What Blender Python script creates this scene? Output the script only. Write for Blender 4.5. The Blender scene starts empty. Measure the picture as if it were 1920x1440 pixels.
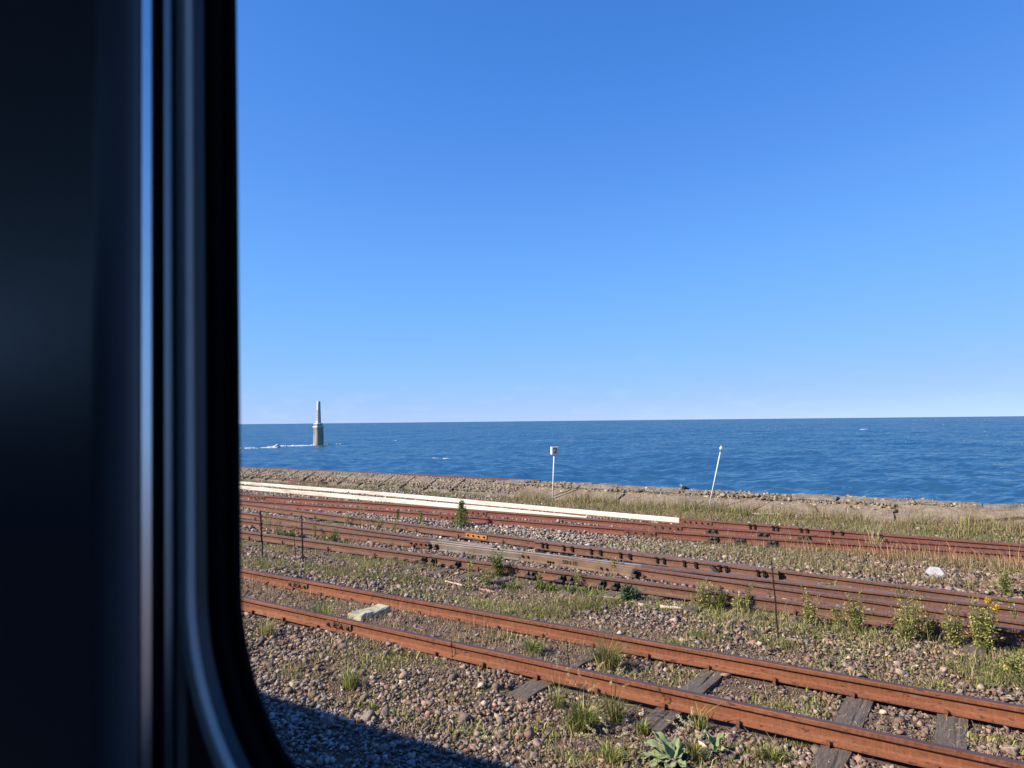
import bpy, bmesh, math, random
import numpy as np
from mathutils import Matrix, Vector

sc = bpy.context.scene
C = sc.collection
rnd = random.Random(7)
rng = np.random.default_rng(11)
R_ = math.radians

# ------------------------------------------------------------------ camera, sky, sun, exposure
EYE = Vector((0.0, 0.0, 2.47))
FPX = 1331.0                      # focal length in pixels of a 1920 wide frame
yaw, pitch, roll = R_(34.2), R_(3.01), R_(0.59)
F0 = Vector((-math.sin(yaw), math.cos(yaw), 0)); R0 = Vector((math.cos(yaw), math.sin(yaw), 0)); ZU = Vector((0, 0, 1))
CF = F0 * math.cos(pitch) + ZU * math.sin(pitch)
U0 = -F0 * math.sin(pitch) + ZU * math.cos(pitch)
CR = R0 * math.cos(roll) - U0 * math.sin(roll)
CU = U0 * math.cos(roll) + R0 * math.sin(roll)
cd = bpy.data.cameras.new('camera'); cam = bpy.data.objects.new('camera', cd); C.objects.link(cam)
cam.matrix_world = Matrix(((CR.x, CU.x, -CF.x, EYE.x), (CR.y, CU.y, -CF.y, EYE.y), (CR.z, CU.z, -CF.z, EYE.z), (0, 0, 0, 1)))
cd.sensor_width = 36.0; cd.lens = 36.0 * FPX / 1920.0
cd.clip_start = 0.02; cd.clip_end = 90000
cd.dof.use_dof = True; cd.dof.focus_distance = 11.0; cd.dof.aperture_fstop = 6.5
sc.camera = cam

LX, LY, ELEV = 0.652, 0.758, 36.0          # horizontal travel of the sunlight, elevation of the sun
n_ = math.hypot(LX, LY); LX /= n_; LY /= n_
wd = bpy.data.worlds.new('World'); sc.world = wd; wd.use_nodes = True
wn, wl = wd.node_tree.nodes, wd.node_tree.links
sky = wn.new('ShaderNodeTexSky'); sky.sky_type = 'NISHITA'; sky.sun_disc = False
sky.sun_elevation = R_(ELEV); sky.sun_rotation = math.atan2(-LX, -LY) % (2 * math.pi)
sky.altitude = 0; sky.air_density = 1.0; sky.dust_density = 0.0; sky.ozone_density = 5.0; sky.air_density = 0.5
# colour response: one tone curve per channel over the whole sky, deep clear autumn blue
def vmul(src, k):
    q = wn.new('ShaderNodeVectorMath'); q.operation = 'SCALE'; q.inputs['Scale'].default_value = k; wl.new(src, q.inputs[0]); return q.outputs[0]
cv = wn.new('ShaderNodeRGBCurve'); wl.new(vmul(sky.outputs[0], 0.1), cv.inputs['Color'])
for ch, pts in enumerate((((0, 0), (0.039, 0.040), (0.058, 0.070), (0.093, 0.115), (0.168, 0.175), (0.44, 0.31), (1, 0.52)),
                          ((0, 0), (0.079, 0.155), (0.116, 0.215), (0.185, 0.30), (0.317, 0.37), (0.637, 0.445), (1, 0.62)),
                          ((0, 0), (0.185, 0.49), (0.261, 0.60), (0.39, 0.69), (0.584, 0.725), (0.77, 0.735), (1, 0.80)))):
    c_ = cv.mapping.curves[ch]
    while len(c_.points) < len(pts): c_.points.new(0.5, 0.5)
    for q, (a_, b_) in zip(c_.points, pts): q.location = (a_, b_)
cv.mapping.update()
tcw = wn.new('ShaderNodeTexCoord').outputs['Generated']            # a thin line of far cumulus and haze low over the horizon, all the way round
sep = wn.new('ShaderNodeSeparateXYZ'); wl.new(tcw, sep.inputs[0])
mpw = wn.new('ShaderNodeMapping'); mpw.inputs['Scale'].default_value = (14, 14, 60); wl.new(tcw, mpw.inputs['Vector'])
nzw = wn.new('ShaderNodeTexNoise'); nzw.inputs['Scale'].default_value = 1.6; nzw.inputs['Detail'].default_value = 5; wl.new(mpw.outputs[0], nzw.inputs['Vector'])
def wramp(src, stops):
    r = wn.new('ShaderNodeValToRGB'); e = r.color_ramp.elements
    while len(e) < len(stops): e.new(0.5)
    for q, (p_, v_) in zip(e, stops): q.position = p_; q.color = (v_, v_, v_, 1)
    wl.new(src, r.inputs['Fac']); return r.outputs['Color']
band = wramp(sep.outputs['Z'], [(0.0, 0.0), (0.008, 0.55), (0.022, 0.75), (0.05, 0.25), (0.12, 0.0)]); cl = wramp(nzw.outputs['Fac'], [(0.52, 0.0), (0.74, 0.28)])
mm = wn.new('ShaderNodeMath'); mm.operation = 'MULTIPLY'; wl.new(band, mm.inputs[0]); wl.new(cl, mm.inputs[1])
mxw = wn.new('ShaderNodeMix'); mxw.data_type = 'RGBA'; wl.new(mm.outputs[0], mxw.inputs['Factor']); wl.new(vmul(cv.outputs[0], 10.0), mxw.inputs['A']); mxw.inputs['B'].default_value = (4.6, 5.4, 6.6, 1)
wl.new(mxw.outputs['Result'], wn['Background'].inputs['Color'])
wn['Background'].inputs['Strength'].default_value = 0.088
sd = bpy.data.lights.new('sun', 'SUN'); sd.energy = 5.0; sd.angle = R_(0.5); sd.color = (1.0, 0.885, 0.72)
sun = bpy.data.objects.new('sun', sd); C.objects.link(sun)
ldir = Vector((LX * math.cos(R_(ELEV)), LY * math.cos(R_(ELEV)), -math.sin(R_(ELEV))))
sun.rotation_euler = ldir.to_track_quat('-Z', 'Y').to_euler(); sun.location = (-30, -30, 40)
sc.view_settings.view_transform = 'Standard'; sc.view_settings.look = 'None'
sc.view_settings.exposure = 0.78; sc.view_settings.gamma = 1.0; sc.view_settings.use_curve_mapping = False
try:
    sc.cycles.max_bounces = 8; sc.cycles.transparent_max_bounces = 8
    sc.cycles.caustics_reflective = False; sc.cycles.caustics_refractive = False
    sc.cycles.use_denoising = True
except Exception:
    pass

# ------------------------------------------------------------------ helpers
def ray(px, py):
    return CF + CR * ((px - 960) / FPX) - CU * ((py - 720) / FPX)
def at(px, py, z=0.0):            # where a line of sight of the photograph meets the level z
    d = ray(px, py); t = (z - EYE.z) / d.z
    return Vector((d.x * t, d.y * t, z))
def atD(px, py, D):               # where it meets the upright plane y = D
    d = ray(px, py); t = D / d.y
    return Vector((d.x * t, D, EYE.z + d.z * t))
def mpp(p):                       # metres covered by one pixel of the photograph at p
    return (p - EYE).dot(CF) / FPX

def mesh_np(name, V, tris=None, quads=None, col=None, mats=(), parent=None, smooth=False):
    me = bpy.data.meshes.new(name)
    V = np.asarray(V, np.float32).reshape(-1, 3)
    fl = []; st = []; tot = []
    o = 0
    for a, k in ((tris, 3), (quads, 4)):
        if a is None or len(a) == 0: continue
        a = np.asarray(a, np.int32).reshape(-1, k)
        fl.append(a.ravel()); st.append(o + np.arange(len(a)) * k); o += a.size
    loops = np.concatenate(fl); st = np.concatenate(st)
    me.vertices.add(len(V)); me.vertices.foreach_set('co', V.ravel())
    me.loops.add(len(loops)); me.loops.foreach_set('vertex_index', loops)
    me.polygons.add(len(st)); me.polygons.foreach_set('loop_start', st.astype(np.int32))
    if smooth: me.polygons.foreach_set('use_smooth', np.ones(len(st), bool))
    if col is not None:
        ca = me.attributes.new('Col', 'FLOAT_COLOR', 'POINT')
        c4 = np.ones((len(V), 4), np.float32); c4[:, :3] = col
        ca.data.foreach_set('color', c4.ravel())
    me.update(); me.validate()
    for m in mats: me.materials.append(m)
    ob = bpy.data.objects.new(name, me); C.objects.link(ob)
    if parent is not None: ob.parent = parent
    return ob

def tag(o, label=None, cat=None, group=None, kind=None):
    if label: o['label'] = label
    if cat: o['category'] = cat
    if group: o['group'] = group
    if kind: o['kind'] = kind
    return o
def empty(name, loc, label=None, cat=None, group=None):
    o = bpy.data.objects.new(name, None); C.objects.link(o); o.location = loc
    o.empty_display_size = 0.1
    bpy.context.view_layer.update()
    return tag(o, label, cat, group)

class MB:
    """collects faces, then links them as one mesh object (world coordinates; made local to the parent)"""
    def __init__(s): s.v = []; s.f = []; s.m = []
    def add(s, vs, fs, mi=0):
        o = len(s.v); s.v += [tuple(v) for v in vs]; s.f += [[i + o for i in f] for f in fs]; s.m += [mi] * len(fs); return s
    def box(s, c, size, rz=0.0, rx=0.0, ry=0.0, mi=0, taper=1.0):
        M = Matrix.Translation(c) @ Matrix.Rotation(rz, 4, 'Z') @ Matrix.Rotation(ry, 4, 'Y') @ Matrix.Rotation(rx, 4, 'X')
        a, b, h = size[0] / 2, size[1] / 2, size[2] / 2
        vs = [M @ Vector((x * a * (taper if z > 0 else 1), y * b * (taper if z > 0 else 1), z * h)) for z in (-1, 1) for x, y in ((-1, -1), (1, -1), (1, 1), (-1, 1))]
        return s.add(vs, [(0, 3, 2, 1), (4, 5, 6, 7), (0, 1, 5, 4), (1, 2, 6, 5), (2, 3, 7, 6), (3, 0, 4, 7)], mi)
    def tube(s, pts, rad, n=6, mi=0, cap=True):
        pts = [Vector(p) for p in pts]
        if not hasattr(rad, '__len__'): rad = [rad] * len(pts)
        rings = []
        for i, p in enumerate(pts):
            d = (pts[min(i + 1, len(pts) - 1)] - pts[max(i - 1, 0)]).normalized()
            a = d.orthogonal().normalized() if abs(d.z) < 0.9 else (Vector((1, 0, 0)) - d * d.x).normalized()
            b = d.cross(a)
            rings.append([p + (a * math.cos(t) + b * math.sin(t)) * rad[i] for t in [2 * math.pi * k / n for k in range(n)]])
        vs = [v for r in rings for v in r]
        fs = [(i * n + k, i * n + (k + 1) % n, (i + 1) * n + (k + 1) % n, (i + 1) * n + k) for i in range(len(pts) - 1) for k in range(n)]
        if cap: fs += [tuple(range(n))[::-1], tuple((len(pts) - 1) * n + k for k in range(n))]
        return s.add(vs, fs, mi)
    def extrude(s, profile, path, closed=True, mi=None, cap=True):
        """profile: (offset across, height) points; path: (x, y, z) points, swept with the across direction level"""
        path = [Vector(p) for p in path]; n = len(profile); vs = []
        for i, p in enumerate(path):
            d = (path[min(i + 1, len(path) - 1)] - path[max(i - 1, 0)]); d.z = 0; d.normalize()
            a = Vector((-d.y, d.x, 0))
            vs += [p + a * q[0] + Vector((0, 0, q[1])) for q in profile]
        o = len(s.v); s.v += [tuple(v) for v in vs]
        for i in range(len(path) - 1):
            for k in range(n if closed else n - 1):
                k2 = (k + 1) % n
                s.f.append([o + i * n + k, o + i * n + k2, o + (i + 1) * n + k2, o + (i + 1) * n + k][::-1])
                s.m.append(mi[k] if mi else 0)
        if cap and closed:
            s.f.append([o + k for k in range(n)]); s.m.append(0)
            s.f.append([o + (len(path) - 1) * n + k for k in range(n)][::-1]); s.m.append(0)
        return s
    def build(s, name, mats, parent=None, smooth=False, bevel=0.0):
        me = bpy.data.meshes.new(name)
        off = parent.matrix_world.translation if parent is not None else Vector((0, 0, 0))
        me.from_pydata([tuple(Vector(v) - off) for v in s.v], [], s.f); me.update()
        if not isinstance(mats, (list, tuple)): mats = [mats]
        for m in mats: me.materials.append(m)
        me.polygons.foreach_set('material_index', s.m)
        bm = bmesh.new(); bm.from_mesh(me); bmesh.ops.recalc_face_normals(bm, faces=bm.faces)
        if bevel: bmesh.ops.bevel(bm, geom=list(bm.edges), offset=bevel, segments=1, affect='EDGES', profile=0.5)
        bm.to_mesh(me); bm.free()
        if smooth: me.polygons.foreach_set('use_smooth', [True] * len(me.polygons))
        ob = bpy.data.objects.new(name, me); C.objects.link(ob)
        if parent is not None: ob.parent = parent
        bpy.context.view_layer.update()
        return ob

def share(src, name, parent, loc, rz=0.0, scale=(1, 1, 1)):      # another piece with the same mesh
    o = bpy.data.objects.new(name, src if isinstance(src, bpy.types.Mesh) else src.data); C.objects.link(o)
    o.parent = parent
    off = parent.matrix_world.translation if parent is not None else Vector((0, 0, 0))
    o.location = Vector(loc) - off; o.rotation_euler = (0, 0, rz); o.scale = scale
    return o

# value noise in numpy
_perm = rng.random((256, 256)).astype(np.float32)
def vnoise(x, y):
    x = np.asarray(x, float); y = np.asarray(y, float)
    xi = np.floor(x).astype(int); yi = np.floor(y).astype(int); fx = x - xi; fy = y - yi
    fx = fx * fx * (3 - 2 * fx); fy = fy * fy * (3 - 2 * fy)
    g = lambda a, b: _perm[a & 255, b & 255]
    return (g(xi, yi) * (1 - fx) + g(xi + 1, yi) * fx) * (1 - fy) + (g(xi, yi + 1) * (1 - fx) + g(xi + 1, yi + 1) * fx) * fy
def fbm(x, y, o=4):
    s = 0; a = 0.5; t = 0
    for k in range(o):
        s = s + a * vnoise(x * 2 ** k + 17 * k, y * 2 ** k + 31 * k); t += a; a *= 0.5
    return s / t

# ------------------------------------------------------------------ materials
def newmat(name):
    m = bpy.data.materials.new(name); m.use_nodes = True
    n, l = m.node_tree.nodes, m.node_tree.links
    return m, n, l, n['Principled BSDF']
def mixcol(n, l, fac, a, b):
    x = n.new('ShaderNodeMix'); x.data_type = 'RGBA'
    if hasattr(fac, 'links'): l.new(fac, x.inputs['Factor'])
    else: x.inputs['Factor'].default_value = fac
    for s, v in ((x.inputs['A'], a), (x.inputs['B'], b)):
        if hasattr(v, 'links'): l.new(v, s)
        else: s.default_value = (*v, 1)
    return x.outputs['Result']
def noise(n, l, scale, detail=4, rough=0.6, vec=None, stretch=None):
    t = n.new('ShaderNodeTexNoise'); t.inputs['Scale'].default_value = scale; t.inputs['Detail'].default_value = detail; t.inputs['Roughness'].default_value = rough
    if vec is None:
        vec = n.new('ShaderNodeTexCoord').outputs['Object']
    if stretch:
        mp = n.new('ShaderNodeMapping'); mp.inputs['Scale'].default_value = stretch; l.new(vec, mp.inputs['Vector']); vec = mp.outputs[0]
    l.new(vec, t.inputs['Vector']); return t.outputs['Fac']
def ramp(n, l, fac, stops):
    r = n.new('ShaderNodeValToRGB'); e = r.color_ramp.elements
    while len(e) < len(stops): e.new(0.5)
    for q, (p, c) in zip(e, stops): q.position = p; q.color = (*c, 1)
    l.new(fac, r.inputs['Fac']); return r.outputs['Color']
def g3(v): return (v, v, v)
def bump(n, l, h, strength, dist, bs):
    b = n.new('ShaderNodeBump'); b.inputs['Strength'].default_value = strength; b.inputs['Distance'].default_value = dist
    l.new(h, b.inputs['Height']); l.new(b.outputs[0], bs.inputs['Normal'])
def worn(name, base, dark, light, scale=6, rough=0.85, metal=0.0, bmp=0.4, bd=0.004, stretch=None, spec=0.3, fine=60):
    m, n, l, b = newmat(name)
    f1 = noise(n, l, scale, 5, 0.65, stretch=stretch); f2 = noise(n, l, fine, 4, 0.7, stretch=stretch)
    c = ramp(n, l, f1, [(0.28, dark), (0.5, base), (0.75, light)])
    c2 = mixcol(n, l, ramp(n, l, f2, [(0.35, g3(0.0)), (0.72, g3(0.55))]), c, dark)
    l.new(c2, b.inputs['Base Color'])
    b.inputs['Roughness'].default_value = rough; b.inputs['Metallic'].default_value = metal
    b.inputs['Specular IOR Level'].default_value = spec
    if bmp: bump(n, l, f2, bmp, bd, b)
    return m

def rail_rust(name, base, dark, light):
    m, n, l, b = newmat(name)
    tc = n.new('ShaderNodeTexCoord').outputs['Object']
    f1 = noise(n, l, 3.0, 6, 0.7, tc, (0.35, 1, 3)); f2 = noise(n, l, 38, 5, 0.75, tc, (0.6, 1, 1))
    f3 = noise(n, l, 9, 3, 0.6, tc, (1.2, 1, 4.0))
    c = ramp(n, l, f1, [(0.25, dark), (0.5, base), (0.78, light)])
    c = mixcol(n, l, ramp(n, l, f2, [(0.42, g3(0)), (0.8, g3(0.75))]), c, dark)
    f4 = noise(n, l, 55, 4, 0.6, tc, (1.0, 1, 0.10))
    c = mixcol(n, l, ramp(n, l, f4, [(0.45, g3(0)), (0.70, g3(0.55))]), c, light)
    f5 = noise(n, l, 5.5, 4, 0.7, tc, (0.8, 1, 2.5))
    c = mixcol(n, l, ramp(n, l, f5, [(0.60, g3(0)), (0.68, g3(0.55))]), c, (0.20, 0.15, 0.125))
    # flaking scabs on the web, where old mill scale comes off
    sp = n.new('ShaderNodeTexNoise'); sp.inputs['Scale'].default_value = 26; sp.inputs['Detail'].default_value = 3
    mp = n.new('ShaderNodeMapping'); mp.inputs['Scale'].default_value = (0.55, 1, 2.0); l.new(tc, mp.inputs['Vector']); l.new(mp.outputs[0], sp.inputs['Vector'])
    mul = n.new('ShaderNodeMath'); mul.operation = 'MULTIPLY'; l.new(sp.outputs['Fac'], mul.inputs[0]); l.new(f3, mul.inputs[1])
    c = mixcol(n, l, ramp(n, l, mul.outputs[0], [(0.33, g3(0)), (0.40, g3(0.8))]), c, (dark[0] * 0.45, dark[1] * 0.6, dark[2] * 0.8))
    l.new(c, b.inputs['Base Color']); b.inputs['Roughness'].default_value = 0.82; b.inputs['Specular IOR Level'].default_value = 0.25
    bump(n, l, f2, 0.5, 0.003, b)
    return m

M = {}
M['rust'] = rail_rust('orange_rust', (0.195, 0.072, 0.037), (0.088, 0.035, 0.025), (0.29, 0.115, 0.058))
M['rust_head'] = worn('dull_rail_head', (0.135, 0.07, 0.06), (0.085, 0.045, 0.042), (0.18, 0.10, 0.085), 9, 0.5, 0.3, 0.3, 0.001, (0.2, 2, 1))
M['rust2'] = rail_rust('brown_rust', (0.145, 0.072, 0.05), (0.082, 0.041, 0.032), (0.21, 0.11, 0.076))
M['head2'] = worn('grey_brown_rail_head', (0.20, 0.125, 0.105), (0.12, 0.07, 0.06), (0.27, 0.18, 0.155), 9, 0.45, 0.35, 0.3, 0.001, (0.2, 2, 1))
M['rust3'] = rail_rust('red_rust', (0.175, 0.064, 0.046), (0.10, 0.037, 0.03), (0.24, 0.098, 0.066))
M['head_bright'] = worn('polished_rail_head', (0.26, 0.22, 0.205), (0.17, 0.12, 0.105), (0.34, 0.30, 0.28), 9, 0.38, 0.6, 0.1, 0.001, (0.2, 2, 1))
M['white_paint'] = worn('white_rail_paint', (0.74, 0.70, 0.62), (0.40, 0.33, 0.26), (0.80, 0.77, 0.70), 2.5, 0.6, 0, 0.2, 0.002, (0.3, 1, 2))
M['casting'] = worn('grey_cast_steel', (0.215, 0.18, 0.152), (0.13, 0.08, 0.055), (0.28, 0.25, 0.225), 2.2, 0.5, 0.35, 0.3, 0.002)
M['casting_rust'] = worn('stained_cast_steel', (0.20, 0.125, 0.085), (0.13, 0.08, 0.06), (0.28, 0.19, 0.125), 3.2, 0.65, 0.2, 0.3, 0.002)
M['black_iron'] = worn('oily_black_iron', (0.022, 0.017, 0.016), (0.012, 0.01, 0.01), (0.045, 0.03, 0.025), 20, 0.6, 0.2, 0.4, 0.002)
M['orange_bar'] = worn('orange_joint_bar', (0.42, 0.20, 0.055), (0.26, 0.09, 0.035), (0.5, 0.27, 0.08), 14, 0.8)
M['rust_plate'] = worn('rusty_plate', (0.17, 0.07, 0.045), (0.09, 0.04, 0.03), (0.25, 0.10, 0.06), 14, 0.9)
M['sleeper'] = worn('grey_weathered_timber', (0.15, 0.118, 0.098), (0.06, 0.045, 0.038), (0.25, 0.21, 0.18), 7, 0.92, 0, 0.9, 0.008, (9, 0.9, 4), fine=26)
M['concrete'] = worn('weathered_concrete', (0.255, 0.195, 0.14), (0.125, 0.092, 0.067), (0.35, 0.285, 0.21), 2.6, 0.97, 0, 1.0, 0.06, fine=9)
M['concrete2'] = worn('pitted_concrete', (0.245, 0.20, 0.155), (0.105, 0.083, 0.066), (0.37, 0.315, 0.245), 4, 0.97, 0, 1.0, 0.07, fine=8)
M['rib'] = worn('rust_stained_rib', (0.36, 0.24, 0.15), (0.22, 0.12, 0.07), (0.46, 0.34, 0.23), 6, 0.95)
M['beacon'] = worn('pale_beacon_concrete', (0.52, 0.52, 0.49), (0.38, 0.37, 0.34), (0.60, 0.60, 0.57), 0.9, 0.9, 0, 0.3, 0.03, fine=8)
M['beacon_base'] = worn('stained_beacon_concrete', (0.30, 0.275, 0.24), (0.15, 0.13, 0.105), (0.42, 0.40, 0.36), 0.7, 0.95, 0, 0.5, 0.05, (1, 1, 0.35), fine=6)
M['white'] = worn('white_enamel', (0.78, 0.78, 0.76), (0.66, 0.65, 0.61), (0.82, 0.82, 0.8), 6, 0.45, 0, 0)
M['black'] = worn('black_lettering', (0.02, 0.02, 0.025), (0.015, 0.015, 0.02), (0.03, 0.03, 0.03), 8, 0.6, 0, 0)
M['red'] = worn('red_paint', (0.40, 0.12, 0.09), (0.3, 0.08, 0.06), (0.46, 0.18, 0.14), 12, 0.5, 0, 0)
M['teal'] = worn('teal_tape', (0.04, 0.30, 0.38), (0.03, 0.2, 0.28), (0.06, 0.36, 0.42), 12, 0.5, 0, 0)
M['cream_block'] = worn('cream_painted_block', (0.52, 0.47, 0.32), (0.085, 0.08, 0.07), (0.72, 0.67, 0.48), 8, 0.9, 0, 0.7, 0.01, fine=16)
M['marker'] = worn('whitewashed_stone', (0.42, 0.42, 0.43), (0.22, 0.22, 0.23), (0.50, 0.50, 0.51), 9, 0.8, 0, 0.5, 0.006, fine=30)
M['stick'] = worn('bleached_wood', (0.52, 0.44, 0.35), (0.36, 0.27, 0.2), (0.64, 0.57, 0.48), 9, 0.9)
M['stick_pink'] = worn('peeling_pink_wood', (0.5, 0.27, 0.19), (0.34, 0.18, 0.13), (0.6, 0.40, 0.31), 9, 0.9)
M['feather'] = worn('grey_brown_feathers', (0.05, 0.045, 0.045), (0.03, 0.028, 0.03), (0.13, 0.115, 0.10), 30, 0.9)
M['feather_pale'] = worn('pale_feathers', (0.36, 0.35, 0.34), (0.28, 0.27, 0.26), (0.42, 0.41, 0.40), 30, 0.9)
M['dead'] = worn('dead_dark_stalk', (0.035, 0.024, 0.02), (0.02, 0.015, 0.014), (0.06, 0.04, 0.03), 40, 0.95)

def colmat(name, rough=0.9, transl=0.0, bumps=0.0, spec=0.2):
    m, n, l, b = newmat(name)
    a = n.new('ShaderNodeAttribute'); a.attribute_name = 'Col'
    c = a.outputs['Color']
    if bumps:
        f = noise(n, l, 45, 4, 0.7)
        c = mixcol(n, l, ramp(n, l, f, [(0.35, g3(0.0)), (0.75, g3(0.45))]), c, (0.07, 0.052, 0.045))
        bump(n, l, f, bumps, 0.006, b)
    l.new(c, b.inputs['Base Color']); b.inputs['Roughness'].default_value = rough; b.inputs['Specular IOR Level'].default_value = spec
    if transl:
        t = n.new('ShaderNodeBsdfTranslucent'); l.new(c, t.inputs['Color'])
        x = n.new('ShaderNodeMixShader'); x.inputs[0].default_value = transl
        l.new(b.outputs[0], x.inputs[1]); l.new(t.outputs[0], x.inputs[2]); l.new(x.outputs[0], n['Material Output'].inputs['Surface'])
    return m
M['stone'] = colmat('ballast_stone', 0.92, 0, 0.35)
M['grass'] = colmat('grass_blade', 0.7, 0.32)
M['leaf'] = colmat('weed_leaf', 0.65, 0.25)
M['straw'] = colmat('dry_litter', 0.85, 0.12)

# ground soil
m, n, l, b = newmat('trackbed_soil')
f1 = noise(n, l, 1.1, 6, 0.65); f2 = noise(n, l, 22, 6, 0.75); f3 = noise(n, l, 90, 4, 0.7)
c = ramp(n, l, f1, [(0.3, (0.10, 0.07, 0.056)), (0.5, (0.15, 0.108, 0.084)), (0.72, (0.20, 0.152, 0.11))])
c = mixcol(n, l, ramp(n, l, f2, [(0.35, g3(0)), (0.7, g3(0.7))]), c, (0.085, 0.062, 0.05))
c = mixcol(n, l, ramp(n, l, f3, [(0.52, g3(0)), (0.72, g3(0.6))]), c, (0.27, 0.21, 0.16))
l.new(c, b.inputs['Base Color']); b.inputs['Roughness'].default_value = 0.97; b.inputs['Specular IOR Level'].default_value = 0.1
bump(n, l, f2, 1.0, 0.03, b); M['soil'] = m

# sea
m, n, l, b = newmat('sea_water')
tc = n.new('ShaderNodeTexCoord').outputs['Object']
def sea_noise(scale, stretch, rot, det, rough=0.55):
    mp = n.new('ShaderNodeMapping'); mp.vector_type = 'TEXTURE'; mp.inputs['Rotation'].default_value = (0, 0, rot); mp.inputs['Scale'].default_value = stretch
    l.new(tc, mp.inputs['Vector']); t = n.new('ShaderNodeTexNoise'); t.inputs['Scale'].default_value = scale; t.inputs['Detail'].default_value = det; t.inputs['Roughness'].default_value = rough
    l.new(mp.outputs[0], t.inputs['Vector']); return t.outputs['Fac']
w3 = sea_noise(0.03, (3, 1, 1), R_(34), 3)
def facets(scale, stretch, rot, det, k, rough=0.55):          # slopes of the small waves, carried straight into the shading normal
    f = sea_noise(scale, stretch, rot, det, rough).node.outputs['Color']
    a = n.new('ShaderNodeVectorMath'); a.operation = 'SUBTRACT'; l.new(f, a.inputs[0]); a.inputs[1].default_value = (0.5, 0.5, 0.5)
    q = n.new('ShaderNodeVectorMath'); q.operation = 'MULTIPLY'; l.new(a.outputs[0], q.inputs[0]); q.inputs[1].default_value = (k * 0.7, k, 0.0); return q.outputs[0]
def vadd(a, b_):
    q = n.new('ShaderNodeVectorMath'); q.operation = 'ADD'
    for i_, v in enumerate((a, b_)):
        if hasattr(v, 'links'): l.new(v, q.inputs[i_])
        else: q.inputs[i_].default_value = v
    return q.outputs[0]
geo = n.new('ShaderNodeNewGeometry').outputs['Normal']
sl = vadd(facets(0.9, (2.2, 1, 1), R_(28), 2, 0.8), vadd(facets(2.7, (2.2, 1, 1), R_(38), 3, 1.15), facets(0.12, (2.6, 1, 1), R_(32), 2, 0.35)))
nv = n.new('ShaderNodeVectorMath'); nv.operation = 'NORMALIZE'; l.new(vadd(vadd(geo, sl), (0.07, -0.12, 0.0)), nv.inputs[0])   # the steep sides face the shore they run to
c = ramp(n, l, w3, [(0.3, (0.019, 0.074, 0.112)), (0.55, (0.025, 0.090, 0.130)), (0.75, (0.035, 0.112, 0.140))])
n.remove(b); df = n.new('ShaderNodeBsdfDiffuse'); gl = n.new('ShaderNodeBsdfGlossy'); gl.inputs['Roughness'].default_value = 0.06
l.new(c, df.inputs['Color']); l.new(nv.outputs[0], gl.inputs['Normal'])
fz = n.new('ShaderNodeFresnel'); fz.inputs['IOR'].default_value = 1.33; l.new(nv.outputs[0], fz.inputs['Normal'])
fac = n.new('ShaderNodeMapRange'); fac.inputs['From Min'].default_value = 0.02; fac.inputs['From Max'].default_value = 1.0; fac.inputs['To Min'].default_value = 0.02; fac.inputs['To Max'].default_value = 0.52; l.new(fz.outputs[0], fac.inputs['Value'])
mx = n.new('ShaderNodeMixShader'); l.new(fac.outputs[0], mx.inputs[0]); l.new(df.outputs[0], mx.inputs[1]); l.new(gl.outputs[0], mx.inputs[2]); l.new(mx.outputs[0], n['Material Output'].inputs['Surface'])
M['sea'] = m
M['foam'] = worn('sea_foam', (0.78, 0.79, 0.80), (0.6, 0.64, 0.68), (0.85, 0.85, 0.85), 3, 0.9, 0, 0)

# train
def plain(name, col, rough=0.5, metal=0.0, spec=0.5):
    m, n, l, b = newmat(name)
    f = noise(n, l, 60, 3); c = mixcol(n, l, ramp(n, l, f, [(0.3, g3(0)), (0.7, g3(0.3))]), col, tuple(v * 0.8 for v in col))
    l.new(c, b.inputs['Base Color']); b.inputs['Roughness'].default_value = rough; b.inputs['Metallic'].default_value = metal; b.inputs['Specular IOR Level'].default_value = spec
    return m
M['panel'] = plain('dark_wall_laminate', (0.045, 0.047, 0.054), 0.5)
M['frame_grey'] = plain('grey_window_frame', (0.66, 0.65, 0.62), 0.6)
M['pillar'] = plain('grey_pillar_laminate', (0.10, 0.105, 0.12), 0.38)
M['rubber'] = plain('black_rubber', (0.007, 0.007, 0.009), 0.75, 0, 0.15)
M['alu'] = plain('brushed_aluminium', (0.75, 0.76, 0.78), 0.28, 0.9)
M['alu_dim'] = plain('dull_aluminium', (0.40, 0.41, 0.43), 0.4, 0.7)
M['body'] = plain('train_body_paint', (0.09, 0.095, 0.10), 0.5, 0.0)
m, n, l, b = newmat('clear_glass')
n.remove(b); t = n.new('ShaderNodeBsdfTransparent'); t.inputs['Color'].default_value = (0.95, 0.965, 0.965, 1)
l.new(t.outputs[0], n['Material Output'].inputs['Surface']); M['glass'] = m

# ------------------------------------------------------------------ where things run
def smooth_fn(pts):
    pts = sorted(pts); X = np.array([p[0] for p in pts]); Y = np.array([p[1] for p in pts])
    xs = np.arange(-80, 40, 0.25); ys = np.interp(xs, X, Y)
    sl = (Y[1] - Y[0]) / (X[1] - X[0]); sr = (Y[-1] - Y[-2]) / (X[-1] - X[-2])
    ys = np.where(xs < X[0], Y[0] + sl * (xs - X[0]), ys); ys = np.where(xs > X[-1], Y[-1] + sr * (xs - X[-1]), ys)
    k = np.ones(13) / 13; yp = np.pad(ys, 6, mode='reflect', reflect_type='odd')
    for _ in range(2): yp = np.pad(np.convolve(yp, k, 'valid'), 6, mode='reflect', reflect_type='odd')
    ys = np.convolve(yp, k, 'valid')
    return lambda x: float(np.interp(x, xs, ys))
N1 = lambda x: 5.90
N2 = lambda x: 7.03
HL = lambda x: 9.52
GL = lambda x: 10.62
EL = lambda x: 11.08 - 0.0967 * x
FL = lambda x: 9.96 - 0.0967 * x
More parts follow.
